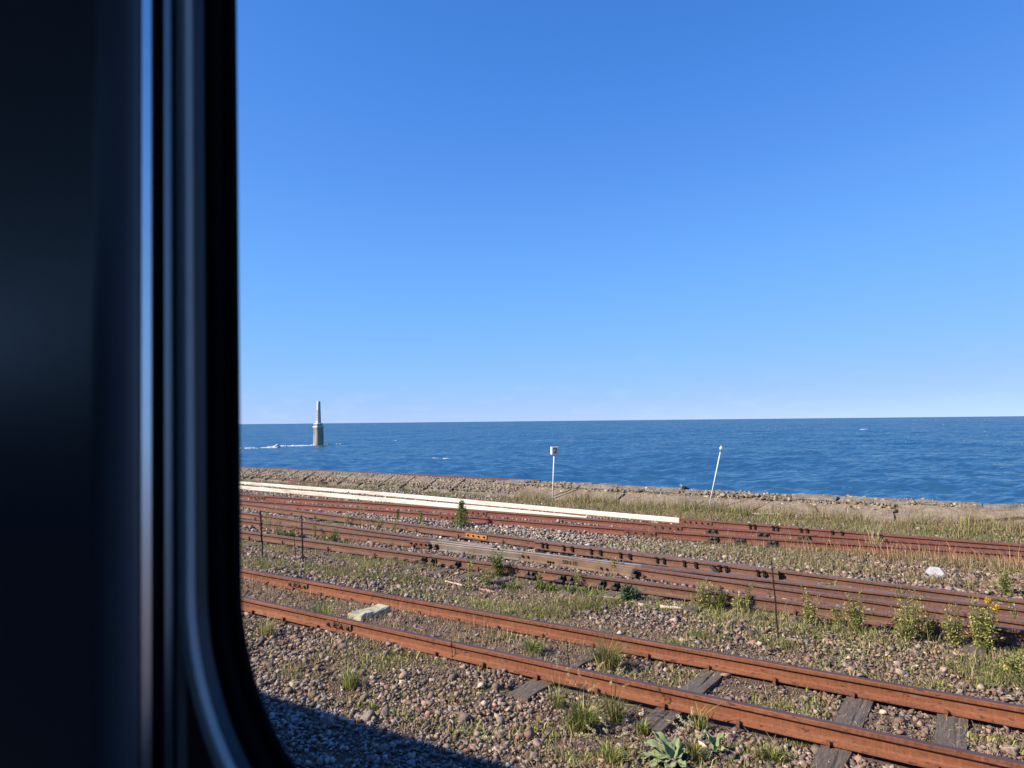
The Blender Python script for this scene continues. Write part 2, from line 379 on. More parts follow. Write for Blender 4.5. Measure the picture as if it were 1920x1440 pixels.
DL = smooth_fn([(-30, 12.6), (-19, 13.42), (-13, 13.85), (-7, 13.95), (-4, 14.15), (-2, 14.5), (0.3, 14.82), (8, 15.5)])
CL = smooth_fn([(-30, 13.7), (-20.4, 14.45), (-14, 14.95), (-6, 14.98), (-4, 15.08), (-2, 15.25), (0.3, 15.32), (8, 15.6)])
W1 = smooth_fn([(-40, 18.4), (-25, 17.62), (-16, 17.2), (-12, 16.68), (-6.2, 16.08), (-4.4, 16.05), (-2, 15.86), (0.34, 15.8), (8, 15.75)])
W2 = smooth_fn([(-40, 17.2), (-23, 16.35), (-14.7, 15.88), (-11, 15.58), (-9, 15.32), (-6.6, 15.02)])
RZ = 0.017                          # foot of the rails; their heads stand at 0.17

def gh(x, y):
    """height of the trackbed"""
    x = np.asarray(x, float); y = np.asarray(y, float)
    z = -0.03 + 0.05 * (fbm(x * 0.5 + 40, y * 0.5 + 10, 3) - 0.5) * 2 + 0.02 * (fbm(x * 2.3, y * 2.3, 3) - 0.5) * 2
    bury = np.clip((-3.6 - x) / 2.5, 0, 1) * np.exp(-((y - 6.45) / 1.6) ** 2) * 0.035
    z = z + bury
    z = z + 0.03 * np.exp(-((y - 10.3) / 0.9) ** 2) + 0.025 * np.clip((y - 12.0) / 2.0, 0, 1)
    z = z + 0.05 * np.clip((y - 16.4) / 2.2, 0, 1)
    z = z - 0.10 * np.clip((4.4 - y) / 2.0, 0, 1)
    return z
def ghf(x, y): return float(gh(np.array([x]), np.array([y]))[0])
def on(px, py, dz=0.0):            # a place on the trackbed
    p = at(px, py, 0.0); z = ghf(p.x, p.y); p = at(px, py, z); p.z += dz; return p

# ------------------------------------------------------------------ the setting: trackbed, sea
xs = np.concatenate([np.linspace(-260, -42, 24), np.arange(-40, 14, 0.2), np.linspace(15, 160, 18)])
ys = np.concatenate([np.linspace(-22, 0, 10), np.arange(0.3, 19.6, 0.2)])
XX, YY = np.meshgrid(xs, ys, indexing='ij'); ZZ = gh(XX, YY)
nx, ny = XX.shape
idx = np.arange(nx * ny).reshape(nx, ny)
Q = np.stack([idx[:-1, :-1], idx[1:, :-1], idx[1:, 1:], idx[:-1, 1:]], -1).reshape(-1, 4)
g = mesh_np('ground', np.stack([XX, YY, ZZ], -1), None, Q, None, [M['soil']], None, True); tag(g, kind='structure')

SEA = -2.0
rr = np.concatenate([np.geomspace(20.5, 3000, 500), np.geomspace(3100, 80000, 30)])
th = np.concatenate([np.linspace(R_(-89.5), R_(-66), 24), np.linspace(R_(-65.5), R_(14), 300), np.linspace(R_(14.5), R_(89.5), 60)])
RR, TT = np.meshgrid(rr, th, indexing='ij')
SX = RR * np.sin(TT); SY = np.maximum(RR * np.cos(TT), 20.3 + 0 * RR); SZ = np.zeros(RR.shape)
dr = np.gradient(rr)[:, None] * np.ones_like(RR)
wr_ = np.random.default_rng(5); WAVES = []
for k in range(100):                                        # a wind sea: many short crested wave trains running onshore
    lam = float(np.exp(wr_.uniform(math.log(0.6), math.log(55.0)))); dd = R_(-90 - 20) + wr_.normal(0, 0.6 if lam < 6 else 0.4)
    kx, ky = 2 * math.pi / lam * math.cos(dd), 2 * math.pi / lam * math.sin(dd)
    slope = (0.062 if lam < 4 else 0.03) * (lam / 1.6) ** -0.36 * wr_.uniform(0.6, 1.3); amp = slope * lam / 6.28; att = np.clip((lam / (2.2 * dr) - 1) / 1.2, 0, 1)
    p0_ = wr_.uniform(0, 6.28); ph = kx * SX + ky * SY + p0_; WAVES.append((lam, kx, ky, amp, p0_))
    SZ += att * amp * (np.sin(ph) + 0.28 * np.sin(2 * ph + 1.57))
SZ *= 0.6 + 0.8 * fbm(SX * 0.035, SY * 0.035, 2)
def sea_z(x, y):
    r = math.hypot(x, y); d_ = r * math.log(3000 / 20.5) / 499; z = 0.0
    for lam, kx, ky, amp, p0_ in WAVES:
        ph = kx * x + ky * y + p0_; z += min(max((lam / (2.2 * d_) - 1) / 1.2, 0), 1) * amp * (math.sin(ph) + 0.28 * math.sin(2 * ph + 1.57))
    return SEA + z * float(0.6 + 0.8 * fbm(np.array([x * 0.035]), np.array([y * 0.035]), 2)[0])
idx = np.arange(RR.size).reshape(RR.shape)
Q = np.stack([idx[:-1, :-1], idx[:-1, 1:], idx[1:, 1:], idx[1:, :-1]], -1).reshape(-1, 4)[:, ::-1]
s_ = mesh_np('sea', np.stack([SX, SY, SEA + SZ], -1), None, Q, None, [M['sea']], None, True); tag(s_, kind='structure')

# ------------------------------------------------------------------ the train car that the window belongs to
WY = 0.30                                     # the pane
wx0, wx1, wz0, wz1, wr = -0.4335, 1.45, EYE.z - 0.230, EYE.z + 0.56, 0.133
car = empty('train_car', (0.3, -1.08, 0.0), 'dark interior wall and window edge of the train one looks out of', 'train')
def rrect(off, y, n=14):
    """rounded opening grown by off, as points at depth y"""
    r = wr + off; P = []
    for cx, cz, a0 in ((wx0 + wr, wz0 + wr, 180), (wx1 - wr, wz0 + wr, 270), (wx1 - wr, wz1 - wr, 0), (wx0 + wr, wz1 - wr, 90)):
        for k in range(n):
            a = R_(a0 + 90 * k / (n - 1)); P.append(Vector((cx + r * math.cos(a), y, cz + r * math.sin(a))))
    return P
def loft(mb, loops, close=True, mi=0):
    n = len(loops[0]); o = len(mb.v)
    for L_ in loops: mb.v += [tuple(p) for p in L_]
    for i in range(len(loops) - 1 if not close else len(loops)):
        j = (i + 1) % len(loops)
        for k in range(n):
            k2 = (k + 1) % n
            mb.f.append([o + i * n + k, o + i * n + k2, o + j * n + k2, o + j * n + k]); mb.m.append(mi)
ROOF = 4.08; CARX0, CARX1 = -11.5, 9.0; YO, YI = 0.3045, 0.276
def outer(y, x0, x1, z0, z1, n=14):
    P = []
    for (ax, az), (bx_, bz) in (((x0, (z0 + z1) / 2), (x0, z0)), ((x0 + (x1 - x0) / 2, z0), (x1, z0)), ((x1, (z0 + z1) / 2), (x1, z1)), (((x0 + x1) / 2, z1), (x0, z1))):
        pass
    src = rrect(0.0, y, n); cx, cz = (wx0 + wx1) / 2, (wz0 + wz1) / 2
    for p in src:                               # push each point of the opening out to the rectangle
        dx, dz = p.x - cx, p.z - cz
        t = min((x1 - cx) / dx if dx > 1e-6 else ((x0 - cx) / dx if dx < -1e-6 else 1e9), (z1 - cz) / dz if dz > 1e-6 else ((z0 - cz) / dz if dz < -1e-6 else 1e9))
        P.append(Vector((cx + dx * t, y, cz + dz * t)))
    return P
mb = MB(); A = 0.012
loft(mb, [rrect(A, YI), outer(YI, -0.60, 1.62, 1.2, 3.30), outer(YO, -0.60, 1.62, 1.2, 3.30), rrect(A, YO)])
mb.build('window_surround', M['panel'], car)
# the rest of the side wall, outer skin, roof, floor, far side, ends
mb = MB()
for x0, x1, z0, z1 in ((CARX0, -0.602, 1.2, 3.3), (1.622, CARX1, 1.2, 3.3), (CARX0, CARX1, 3.302, ROOF - 0.13), (CARX0, CARX1, 0.95, 1.198)):
    mb.box(((x0 + x1) / 2, (YI + YO) / 2, (z0 + z1) / 2), (x1 - x0, YO - YI, z1 - z0))
mb.build('side_wall', M['body'], car)
prof = [(0.365, ROOF - 0.128), (0.30, ROOF - 0.03), (0.10, ROOF + 0.06), (-0.5, ROOF + 0.16), (-1.08, ROOF + 0.19), (-1.66, ROOF + 0.16), (-2.26, ROOF + 0.06), (-2.46, ROOF - 0.03), (-2.525, ROOF - 0.128)]
prof = prof + [(y * 0.96 - 0.04, z - 0.06) for y, z in prof[::-1]]
mb = MB(); k = len(prof); mb.add([(x, y, z) for x in (CARX0, CARX1) for y, z in prof], [[i, (i + 1) % k, k + (i + 1) % k, k + i] for i in range(k)])
mb.build('roof', M['body'], car)
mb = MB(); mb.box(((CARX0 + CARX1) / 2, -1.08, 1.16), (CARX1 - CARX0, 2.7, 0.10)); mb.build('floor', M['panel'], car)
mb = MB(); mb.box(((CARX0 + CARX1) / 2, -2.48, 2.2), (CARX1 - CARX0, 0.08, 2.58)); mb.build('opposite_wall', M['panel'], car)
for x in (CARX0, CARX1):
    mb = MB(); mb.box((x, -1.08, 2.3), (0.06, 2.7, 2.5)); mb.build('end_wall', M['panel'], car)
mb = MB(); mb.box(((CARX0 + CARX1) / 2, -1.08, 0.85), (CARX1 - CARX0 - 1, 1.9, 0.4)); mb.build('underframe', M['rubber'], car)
# pane, gasket, frame ring
mb = MB(); L1 = rrect(0.0002, WY + 0.0018); mb.add(L1, [list(range(len(L1)))]); mb.build('window_pane', M['glass'], car)
mb = MB(); loft(mb, [rrect(0.0005, WY + 0.0025), rrect(-0.001, WY + 0.001), rrect(0.0035, WY - 0.004), rrect(0.005, WY - 0.0005), rrect(0.008, WY - 0.007), rrect(0.0115, WY - 0.016), rrect(0.0118, WY + 0.0025)]); mb.build('window_gasket', M['rubber'], car, True)
mb = MB(); loft(mb, [rrect(0.0120, WY - 0.0165), rrect(0.0132, WY - 0.0295), rrect(0.0150, WY - 0.0305), rrect(0.0215, WY - 0.0305), rrect(0.0225, WY - 0.0225)][:5]); mb.build('window_frame', M['frame_grey'], car)
# straight upright blind guide beside the window
def guide(name, poly, mat, smooth=False):
    mb = MB(); k = len(poly); z0, z1 = 1.25, 3.25
    mb.add([(x, y, z) for z in (z0, z1) for x, y in poly], [[i, (i + 1) % k, k + (i + 1) % k, k + i] for i in range(k)] + [list(range(k)), list(range(k, 2 * k))])
    return mb.build(name, mat, car, smooth)
gx = -0.4555
def gy(px, x=gx):
    d = ray(px, 790); return d.y / d.x * x
guide('guide_channel', [(gx - 0.006, gy(352)), (gx - 0.006, gy(260)), (gx - 0.03, gy(260)), (gx - 0.03, gy(352))], M['rubber'])
guide('guide_strip', [(gx - 0.0015, gy(357)), (gx - 0.0005, gy(337)), (gx - 0.0055, gy(337)), (gx - 0.0055, gy(357))], M['frame_grey'])
guide('guide_strip', [(gx - 0.001, gy(325)), (gx - 0.001, gy(311)), (gx - 0.0055, gy(311)), (gx - 0.0055, gy(325))], M['alu_dim'])
guide('guide_strip', [(gx, gy(284)), (gx, gy(266)), (gx - 0.0055, gy(266)), (gx - 0.0055, gy(284))], M['alu'])
P = []; yb = gy(265)
for k in range(9):
    a = R_(90 * k / 8); P.append((gx - 0.019 + 0.019 * math.cos(a), yb - 0.001 - 0.021 * math.sin(a)))
guide('pillar_trim', P + [(gx - 0.75, P[-1][1]), (gx - 0.75, yb + 0.03), (gx - 0.007, yb + 0.0)], M['pillar'], False)

# the car stands on a slight gradient, so the window leans a little against the horizon
car.matrix_world = Matrix.Translation(EYE) @ Matrix.Rotation(R_(-1.75), 4, 'Y') @ Matrix.Translation(-EYE) @ car.matrix_world
bpy.context.view_layer.update()
# ------------------------------------------------------------------ tracks
HALF = [(0.0635, 0.0), (0.0635, 0.011), (0.022, 0.026), (0.010, 0.040), (0.0078, 0.060), (0.0078, 0.092), (0.011, 0.104), (0.031, 0.113), (0.0325, 0.117), (0.0325, 0.143), (0.029, 0.1495), (0.020, 0.1525)]
RAILP = [(-a, b_) for a, b_ in HALF] + [(a, b_) for a, b_ in HALF[::-1]]
RAILM = [0] * len(RAILP)
for k in (10, 11, 12): RAILM[k] = 1
PAINTP = [(-0.0635, 0.0), (-0.0635, 0.011), (-0.036, 0.026), (-0.0315, 0.034), (-0.0325, 0.117), (-0.0325, 0.143), (-0.029, 0.1495), (-0.020, 0.1525)]
PAINTP = PAINTP + [(-a, b_) for a, b_ in PAINTP[::-1]]
PAINTM = [2, 2, 2, 0, 0, 0, 1, 1, 1, 0, 0, 0, 2, 2, 2, 2]
RAILF = list(RAILM)
for k in (0, 1, 21, 22, 23): RAILF[k] = 2
def rail(fn, x0, x1, mats, parent, name='rail', dz=0.0, step=0.5, off=0.0, jit=0.0, mi=None, prof=None):
    n = max(2, int((x1 - x0) / step) + 1)
    path = [(x, fn(x) + off + jit * (vnoise(x * 0.35, 3.3) - 0.5), RZ + dz) for x in np.linspace(x0, x1, n)]
    return MB().extrude(prof or RAILP, path, mi=mi or RAILM).build(name, mats, parent)
def slope_at(fn, x): return math.atan2(fn(x + 0.2) - fn(x - 0.2), 0.4)

# shared small iron
def small_mesh(fn, mats):
    mb = MB(); fn(mb); o = mb.build('tmp', mats); me = o.data; bpy.data.objects.remove(o); return me
spike_me = small_mesh(lambda mb: (mb.box((0, 0, 0.012), (0.026, 0.026, 0.04)), mb.box((0, 0.006, 0.037), (0.036, 0.044, 0.018), taper=0.7)), M['rust_plate'])
def bolt_shape(mb):
    mb.tube([(0, 0, 0), (0, -0.016, 0)], 0.021, 6); mb.tube([(0, -0.016, 0), (0, -0.034, 0)], 0.0125, 6)
bolt_me = small_mesh(bolt_shape, M['black_iron']); rust_bolt_me = small_mesh(bolt_shape, M['rust_plate'])
def brace_shape(mb):                                    # lumpy cast rail brace with its bolt
    mb.add([(-0.05, 0, 0.09), (0.05, 0, 0.09), (0.06, 0, 0), (-0.06, 0, 0), (-0.035, -0.045, 0.06), (0.035, -0.045, 0.06), (0.05, -0.10, 0.0), (-0.05, -0.10, 0)],
           [(0, 1, 5, 4), (4, 5, 6, 7), (0, 4, 7, 3), (1, 2, 6, 5), (3, 7, 6, 2), (0, 3, 2, 1)])
    mb.tube([(0, -0.04, 0.045), (0, -0.095, 0.075)], 0.026, 7)
brace_me = small_mesh(brace_shape, M['black_iron'])
def clamp_shape(mb):                                    # upright check-rail clip under the head
    mb.box((0, -0.012, 0.02), (0.026, 0.028, 0.085)); mb.box((0, -0.022, 0.062), (0.05, 0.03, 0.022)); mb.box((0.006, -0.03, -0.01), (0.034, 0.03, 0.03))
clamp_me = small_mesh(clamp_shape, M['black_iron'])
chair_me = small_mesh(lambda mb: (mb.box((0, 0, 0.008), (0.19, 0.30, 0.022)), mb.box((-0.05, -0.11, 0.03), (0.035, 0.05, 0.035)), mb.box((0.055, -0.10, 0.028), (0.04, 0.04, 0.03))), M['black_iron'])

def sleeper_meshes(k):
    out = []
    for i in range(k):
        mb = MB(); L_, W, H_ = 2.1, 0.215, 0.14; ns = 9; vs = []
        r2 = random.Random(i); g1 = r2.uniform(-0.15, 0.35)
        for s in range(ns):
            y = -L_ / 2 + L_ * s / (ns - 1); e = 0.006
            vs += [(-W / 2 + r2.uniform(-e, e), y, -H_), (W / 2 + r2.uniform(-e, e), y, -H_), (W / 2 + r2.uniform(-e, e) * 1.5, y, r2.uniform(-0.010, -0.002)),
                   (W * g1, y, r2.uniform(-0.006, 0.001)), (W * (g1 - 0.08) + r2.uniform(-0.006, 0.006), y, r2.uniform(-0.014, -0.003)), (W * (g1 - 0.2), y, r2.uniform(-0.004, 0.002)), (-W / 2 + r2.uniform(-e, e) * 1.5, y, r2.uniform(-0.010, -0.002))]
        k7 = 7
        fs = [[s * k7 + q, s * k7 + (q + 1) % k7, (s + 1) * k7 + (q + 1) % k7, (s + 1) * k7 + q] for s in range(ns - 1) for q in range(k7)] + [list(range(k7))[::-1], [(ns - 1) * k7 + q for q in range(k7)]]
        mb.add(vs, fs); o = mb.build('tmp', M['sleeper']); out.append(o.data); bpy.data.objects.remove(o)
    return out
SLEEP = sleeper_meshes(5)

def fishplate(parent, fn, x, mat, length=0.56, bolts=4, knob=False):
    mb = MB(); a = slope_at(fn, x)
    c = Vector((x, fn(x) - 0.019, RZ + 0.068))
    mb.box(c, (length, 0.022, 0.078), rz=a); mb.box(c + Vector((0, -0.012, -0.036)), (length, 0.03, 0.02), rz=a)
    o = mb.build('joint_bar', mat, parent, bevel=0.003)
    for k in range(bolts):
        xx = x + length * (-0.375 + 0.75 * k / (bolts - 1))
        b_ = share(bolt_me, 'bolt', o, (0, 0, 0)); b_.location = Vector((xx, fn(xx) - 0.03, RZ + 0.07)) - parent.matrix_world.translation; b_.rotation_euler = (0, 0, a)
    return o

# --- nearest track
T1 = empty('railway_track', (-8, 6.46, 0), 'bright rusty plain track nearest the train, weathered wooden sleepers under its two rails', 'track')
XL, XR = -46.0, 14.0
jx = 5.86 * ray(632, 1165).x / ray(632, 1165).y                                                       # rail joint in the near rail
rail(N1, XL, jx - 0.004, [M['rust'], M['rust_head']], T1); rail(N1, jx + 0.004, XR, [M['rust'], M['rust_head']], T1)
jx2 = 6.99 * ray(556, 1090).x / ray(556, 1090).y
for fn, xj in ((N1, jx), (N2, jx2)):                              # joint bars with rusted-on bolts and a sagging bond wire
    jb = MB().box((xj, fn(xj) - 0.019, RZ + 0.066), (0.44, 0.02, 0.070)).build('joint_bar', M['rust2'], T1, bevel=0.004)
    for k in range(4):
        b_ = share(rust_bolt_me, 'bolt', jb, (0, 0, 0)); b_.location = Vector((xj - 0.165 + 0.11 * k, fn(xj) - 0.029, RZ + 0.066)) - T1.location
    MB().tube([(xj - 0.05 + 0.02 * k, fn(xj) - 0.045 - 0.012 * math.sin(k * 0.63), RZ + 0.115 - 0.055 * math.sin(k * 0.63)) for k in range(6)], 0.006, 5).build('bond_wire', M['black_iron'], T1)
rail(N2, XL, jx2 - 0.003, [M['rust'], M['rust_head']], T1); rail(N2, jx2 + 0.003, XR, [M['rust'], M['rust_head']], T1)
sx = [-0.38, -1.08, -1.75, -2.38, -3.02, -3.66]
x = -4.3
while x > -30: sx.append(x); x -= 0.63 + rnd.uniform(-0.03, 0.03)
x = 0.28
while x < 8: sx.append(x); x += 0.65
for i, x in enumerate(sx):
    dz = RZ - 0.006 - (0.05 if abs(x + 3.02) < 0.05 or abs(x + 1.75) < 0.05 else 0.022 if x < -3.8 else 0.0)
    o = share(SLEEP[i % 5], 'sleeper', T1, (x, 6.46 + rnd.uniform(-0.05, 0.05), dz), rnd.uniform(-0.03, 0.03) + (math.pi if i % 2 else 0))
    if x > -14:
        for yy in (5.90, 7.03):
            for s in (-1, 1):
                p = share(spike_me, 'spike', o, (0, 0, 0)); p.parent = T1
                p.location = Vector((x + 0.05 * s, yy + 0.078 * s, RZ - 0.01)) - T1.location; p.rotation_euler = (0, 0, math.pi if s > 0 else 0)
# --- the middle turnout: H, G, E, F and the casting where F and G cross
T2 = empty('railway_turnout', (-6.6, 10.3, 0), 'brown middle turnout with a grey steel crossing casting marked 50N-10', 'railway turnout')
rail(HL, XL, XR, [M['rust2'], M['head2']], T2, 'stock_rail')
rail(EL, XL, XR, [M['rust2'], M['head2']], T2, 'stock_rail')
xc0, xc1 = -9.15, -4.75
rail(GL, XL, xc0, [M['rust2'], M['head2']], T2, 'closure_rail')
rail(FL, XL, xc0, [M['rust2'], M['head2']], T2, 'closure_rail')
rail(GL, xc1, XR, [M['rust2'], M['head_bright']], T2, 'wing_rail')
rail(FL, xc1, XR, [M['rust2'], M['head2']], T2, 'closure_rail')
# casting: solid body with a slightly lower deck and raised running strips
fr = empty('crossing_casting', (xc0, 10.6, 0)); fr.parent = T2; fr.location = Vector((xc0, 10.6, 0)) - T2.location
bpy.context.view_layer.update()
def near(x): return min(GL(x), FL(x)) - 0.036
def farl(x): return max(GL(x), FL(x)) + 0.036
def casting_piece(x0, x1, mat, name):
    mb = MB(); n = 10; vs = []
    for x in np.linspace(x0, x1, n):
        a, b_ = near(x), farl(x)
        vs += [(x, a - 0.03, RZ - 0.005), (x, a - 0.028, RZ + 0.010), (x, a - 0.003, RZ + 0.028), (x, a, RZ + 0.108), (x, a + 0.006, RZ + 0.116), (x, b_ - 0.006, RZ + 0.116), (x, b_, RZ + 0.108), (x, b_ + 0.03, RZ - 0.005)]
    fs = [[i * 8 + k, i * 8 + (k + 1) % 8, (i + 1) * 8 + (k + 1) % 8, (i + 1) * 8 + k] for i in range(n - 1) for k in range(8)] + [list(range(8)), [(n - 1) * 8 + k for k in range(8)]]
    mb.add(vs, fs)
    return mb.build(name, mat, fr)
casting_piece(xc0 + 0.002, -7.0, M['casting'], 'casting_body')
casting_piece(-6.998, xc1 - 0.002, M['casting_rust'], 'casting_body')
HEADP = [(-0.036, 0.1165), (-0.036, 0.1445), (-0.030, 0.152), (0.030, 0.152), (0.036, 0.1445), (0.036, 0.1165)]
for fn, x0, x1, off, mm in ((GL, xc0 + 0.003, -7.55, 0, 'casting'), (FL, xc0 + 0.003, -7.75, 0, 'casting'), (GL, -7.48, xc1 - 0.003, 0.004, 'casting'), (FL, -6.0, xc1 - 0.003, 0, 'casting_rust'), (FL, -8.6, -7.76, 0.1, 'casting')):
    path = [(x, fn(x) + off, RZ) for x in np.linspace(x0, x1, 8)]
    MB().extrude(HEADP, path, mi=[0, 0, 1, 0, 0, 0]).build('running_strip', [M[mm], M['head_bright'] if fn is GL and off else M['head2']], fr)
def text_mesh(txt, size, depth):
    cu = bpy.data.curves.new('tmp_text', 'FONT'); cu.body = txt; cu.size = size; cu.extrude = depth; cu.align_x = 'CENTER'; cu.align_y = 'CENTER'
    o = bpy.data.objects.new('tmp_text', cu); C.objects.link(o); bpy.context.view_layer.update()
    me = bpy.data.meshes.new_from_object(o.evaluated_get(bpy.context.evaluated_depsgraph_get())); bpy.data.objects.remove(o); return me
me = text_mesh('50N-10', 0.098, 0.005); me.materials.append(M['black_iron'])  # letters are the casting's own steel; the shadowing of their relief is coloured in
xt = -6.0
o = bpy.data.objects.new('lettering', me); C.objects.link(o); o.parent = fr
o.location = Vector((xt, near(xt) - 0.002, RZ + 0.07)) - fr.matrix_world.translation; o.rotation_euler = (R_(90), 0, slope_at(near, xt))
for dx, dzz in ((-7.0, 0.075), (-6.88, 0.07), (-6.45, 0.035), (-6.40, 0.033), (-6.34, 0.034), (-5.38, 0.06), (-5.27, 0.055)):
    share(bolt_me, 'bolt', fr, (dx, near(dx) - 0.004, RZ + dzz))
# check rail along E, with clips, chairs and a dark flared end
ck = rail(EL, -7.45, -2.80, [M['rust2'], M['head2']], T2, 'check_rail', off=-0.098)
for px in (1018, 1026, 1058, 1074, 1109, 1127, 1164, 1182, 1232, 1245, 1283, 1305, 1349, 1361, 1420, 1432):
    d = ray(px, 1020); x = 10.98 / (d.y / d.x + 0.0967)
    share(clamp_me, 'clip', ck, (0, 0, 0)).location = Vector((x, EL(x) - 0.098 - 0.010, RZ + 0.062)) - T2.location
for x in (-7.18, -6.62, -6.0, -5.4, -4.72, -4.17, -3.6, -3.0):
    share(chair_me, 'chair_plate', T2, (x, EL(x) - 0.18, RZ - 0.012), slope_at(EL, x))
    share(bolt_me, 'bolt', T2, (x + 0.02, EL(x) - 0.098 - 0.008, RZ + 0.072))
mb = MB(); x = -3.86
mb.add([(x - 0.05, EL(x) - 0.115, RZ + 0.125), (x + 0.02, EL(x) - 0.115, RZ + 0.125), (x + 0.16, EL(x) - 0.13, RZ + 0.01), (x + 0.07, EL(x) - 0.13, RZ + 0.01), (x - 0.05, EL(x) - 0.155, RZ + 0.115), (x + 0.02, EL(x) - 0.155, RZ + 0.115), (x + 0.16, EL(x) - 0.185, RZ), (x + 0.07, EL(x) - 0.185, RZ)],
       [(0, 1, 2, 3), (4, 5, 6, 7), (0, 1, 5, 4), (1, 2, 6, 5), (2, 3, 7, 6), (3, 0, 4, 7)]); mb.build('slanted_brace', M['black_iron'], T2)
for px in (794, 812, 857, 992, 1000, 1053, 1072, 1128, 1153):
    d = ray(px, 1080); x = 9.48 * d.x / d.y
    share(brace_me, 'rail_brace', T2, (x, HL(x) - 0.012, RZ + 0.012), 0, (1.0, 1, 1.05))
for x in (-9.0, -8.75, -8.5, -7.9, -7.7): share(brace_me, 'rail_brace', T2, (x, HL(x) - 0.035, RZ - 0.015), 0, (0.7, 0.9, 0.55))
fishplate(T2, EL, -9.05, M['orange_bar'], 0.6); fishplate(T2, GL, -9.45, M['rust_plate'], 0.5)
for x in (-9.15, -8.98): share(brace_me, 'rail_brace', T2, (x, GL(x) - 0.04, RZ + 0.03), 0, (0.7, 0.7, 0.9))
share(brace_me, 'rail_brace', T2, (-4.75, FL(-4.75) - 0.06, RZ + 0.02), 0, (0.8, 0.8, 1.2))
for i, x in enumerate(np.arange(-22, 3, 0.62)):
    for fn in (HL, EL, GL, FL):
        if i % 2 == 0 and -16 < x < 1 and not (fn in (GL, FL) and xc0 < x < xc1):
            share(spike_me, 'spike', T2, (x + rnd.uniform(-0.1, 0.1), fn(x) - 0.075, RZ + 0.0), 0, (1, 1, 1.4))
    w_ = EL(x) - HL(x) + 1.0
    o = share(SLEEP[i % 5], 'sleeper', T2, (x, (EL(x) + HL(x)) / 2, RZ - 0.012), rnd.uniform(-0.02, 0.02), (1, w_ / 2.1, 1))
# --- the far turnout with whitewashed rails
T3 = empty('railway_turnout', (-8, 15.6, 0), 'far red-rusted turnout with two rails painted white beside the seawall', 'railway turnout')
we = atD(1272, 975, 16.05).x
o = rail(W1, XL, we, [M['white_paint'], M['rust_head'], M['rust_plate']], T3, 'painted_rail', mi=PAINTM, prof=PAINTP); o['label'] = 'long white painted rail ending in a clean cut'
rail(W1, we + 0.01, XR, [M['rust3'], M['rust_head']], T3, 'stock_rail')
o = rail(W2, XL, -8.2, [M['white_paint'], M['white_paint'], M['rust_plate']], T3, 'painted_rail', mi=PAINTM, prof=PAINTP); o['label'] = 'shorter white painted rail running in behind a rusty one'
rail(CL, XL, XR, [M['rust3'], M['rust_head']], T3, 'stock_rail'); rail(DL, XL, XR, [M['rust3'], M['rust_head']], T3, 'stock_rail')
fishplate(T3, W1, we + 0.42, M['rust_plate'], 0.75, 5)
for px, fn in ((893, CL), (1200, DL), (1250, CL), (480, CL), (845, DL)):
    d = ray(px, 980); y = fn(-8); x = y * d.x / d.y; x = fn(x) * d.x / d.y
    fishplate(T3, fn, x, M['rust_plate'], 0.7, 4)
for px, fn in ((1330, CL), (1340, CL), (1335, DL), (1342, DL), (1385, DL), (1392, DL), (1445, DL), (1452, DL), (1425, CL), (1437, CL), (1502, CL), (1514, CL), (1407, W1), (1416, W1), (1450, W1), (1458, W1), (1502, W1), (1514, W1), (1561, W1), (1579, W1), (1640, W1), (1652, W1)):
    d = ray(px, 1000); x = fn(-4) * d.x / d.y; x = fn(x) * d.x / d.y
    share(clamp_me if fn is W1 else brace_me, 'clip' if fn is W1 else 'rail_brace', T3, (x, fn(x) - 0.012, RZ + (0.06 if fn is W1 else 0.01)), 0, (1.1, 1, 1.1))
for i, x in enumerate(np.arange(-30, 3, 0.64)):
    share(SLEEP[i % 5], 'sleeper', T3, (x, (W1(x) + DL(x)) / 2, RZ - 0.02), 0, (1, (W1(x) - DL(x) + 0.9) / 2.1, 1))
# a length of old rail on the ground at the foot of the seawall
p0, p1 = at(430, 896, 0.1), at(608, 908, 0.1)
orail = empty('old_rail', ((p0 + p1) / 2).to_tuple(), 'length of old brown rail lying behind the white rails at the foot of the seawall', 'rail')
MB().extrude(RAILP, [Vector((p0.x - 8, p0.y + 0.25, 0.03)), Vector((p0.x, p0.y, 0.03)), Vector((p1.x, p1.y, 0.03))], mi=RAILM).build('rail_bar', [M['rust3'], M['rust_head']], orail)
MB().box((p1.x, p1.y - 0.0, 0.10), (0.16, 0.22, 0.16)).build('end_block', M['black_iron'], orail, bevel=0.01)

# ------------------------------------------------------------------ seawall
SB = (18.75, 0.03); ST = (19.62, 0.385)                    # foot and shoulder of its sloping face
wall = empty('seawall', (-6, 19.6, 0), 'long low broken concrete seawall between the tracks and the sea', 'wall')
xs = np.concatenate([np.linspace(-250, -44, 22), np.arange(-42, 16, 0.14), np.linspace(17, 150, 16)])
prof = [(18.3, -0.2), SB, (19.0, 0.13), (19.3, 0.255), ST, (19.75, 0.40), (19.95, 0.405), (20.1, 0.395), (20.18, 0.36), (20.25, -0.6), (20.4, -3.5)]
W = []
for x in xs:
    lift = 0.10 * np.clip((-7 - x) / 12, 0, 1)
    for k, (y, z) in enumerate(prof):
        a = 1.0 if 1 <= k <= 8 else 0.2
        n1 = float(fbm(x * 1.7 + k * 3.1, y * 1.7, 4) - 0.5); n2 = float(fbm(x * 0.4, k * 1.9, 2) - 0.5)
        W.append((x, y + a * 0.10 * n1, z + (lift if k >= 3 else lift * 0.4 if k >= 1 else 0) + a * (0.055 * n1 + 0.05 * n2)))
kp = len(prof); ii = np.arange(len(xs) * kp).reshape(len(xs), kp)
Q = np.stack([ii[:-1, :-1], ii[1:, :-1], ii[1:, 1:], ii[:-1, 1:]], -1).reshape(-1, 4)
W = np.array(W) - np.array(wall.location)
mesh_np('wall_body', W, None, Q, None, [M['concrete2']], wall, False)
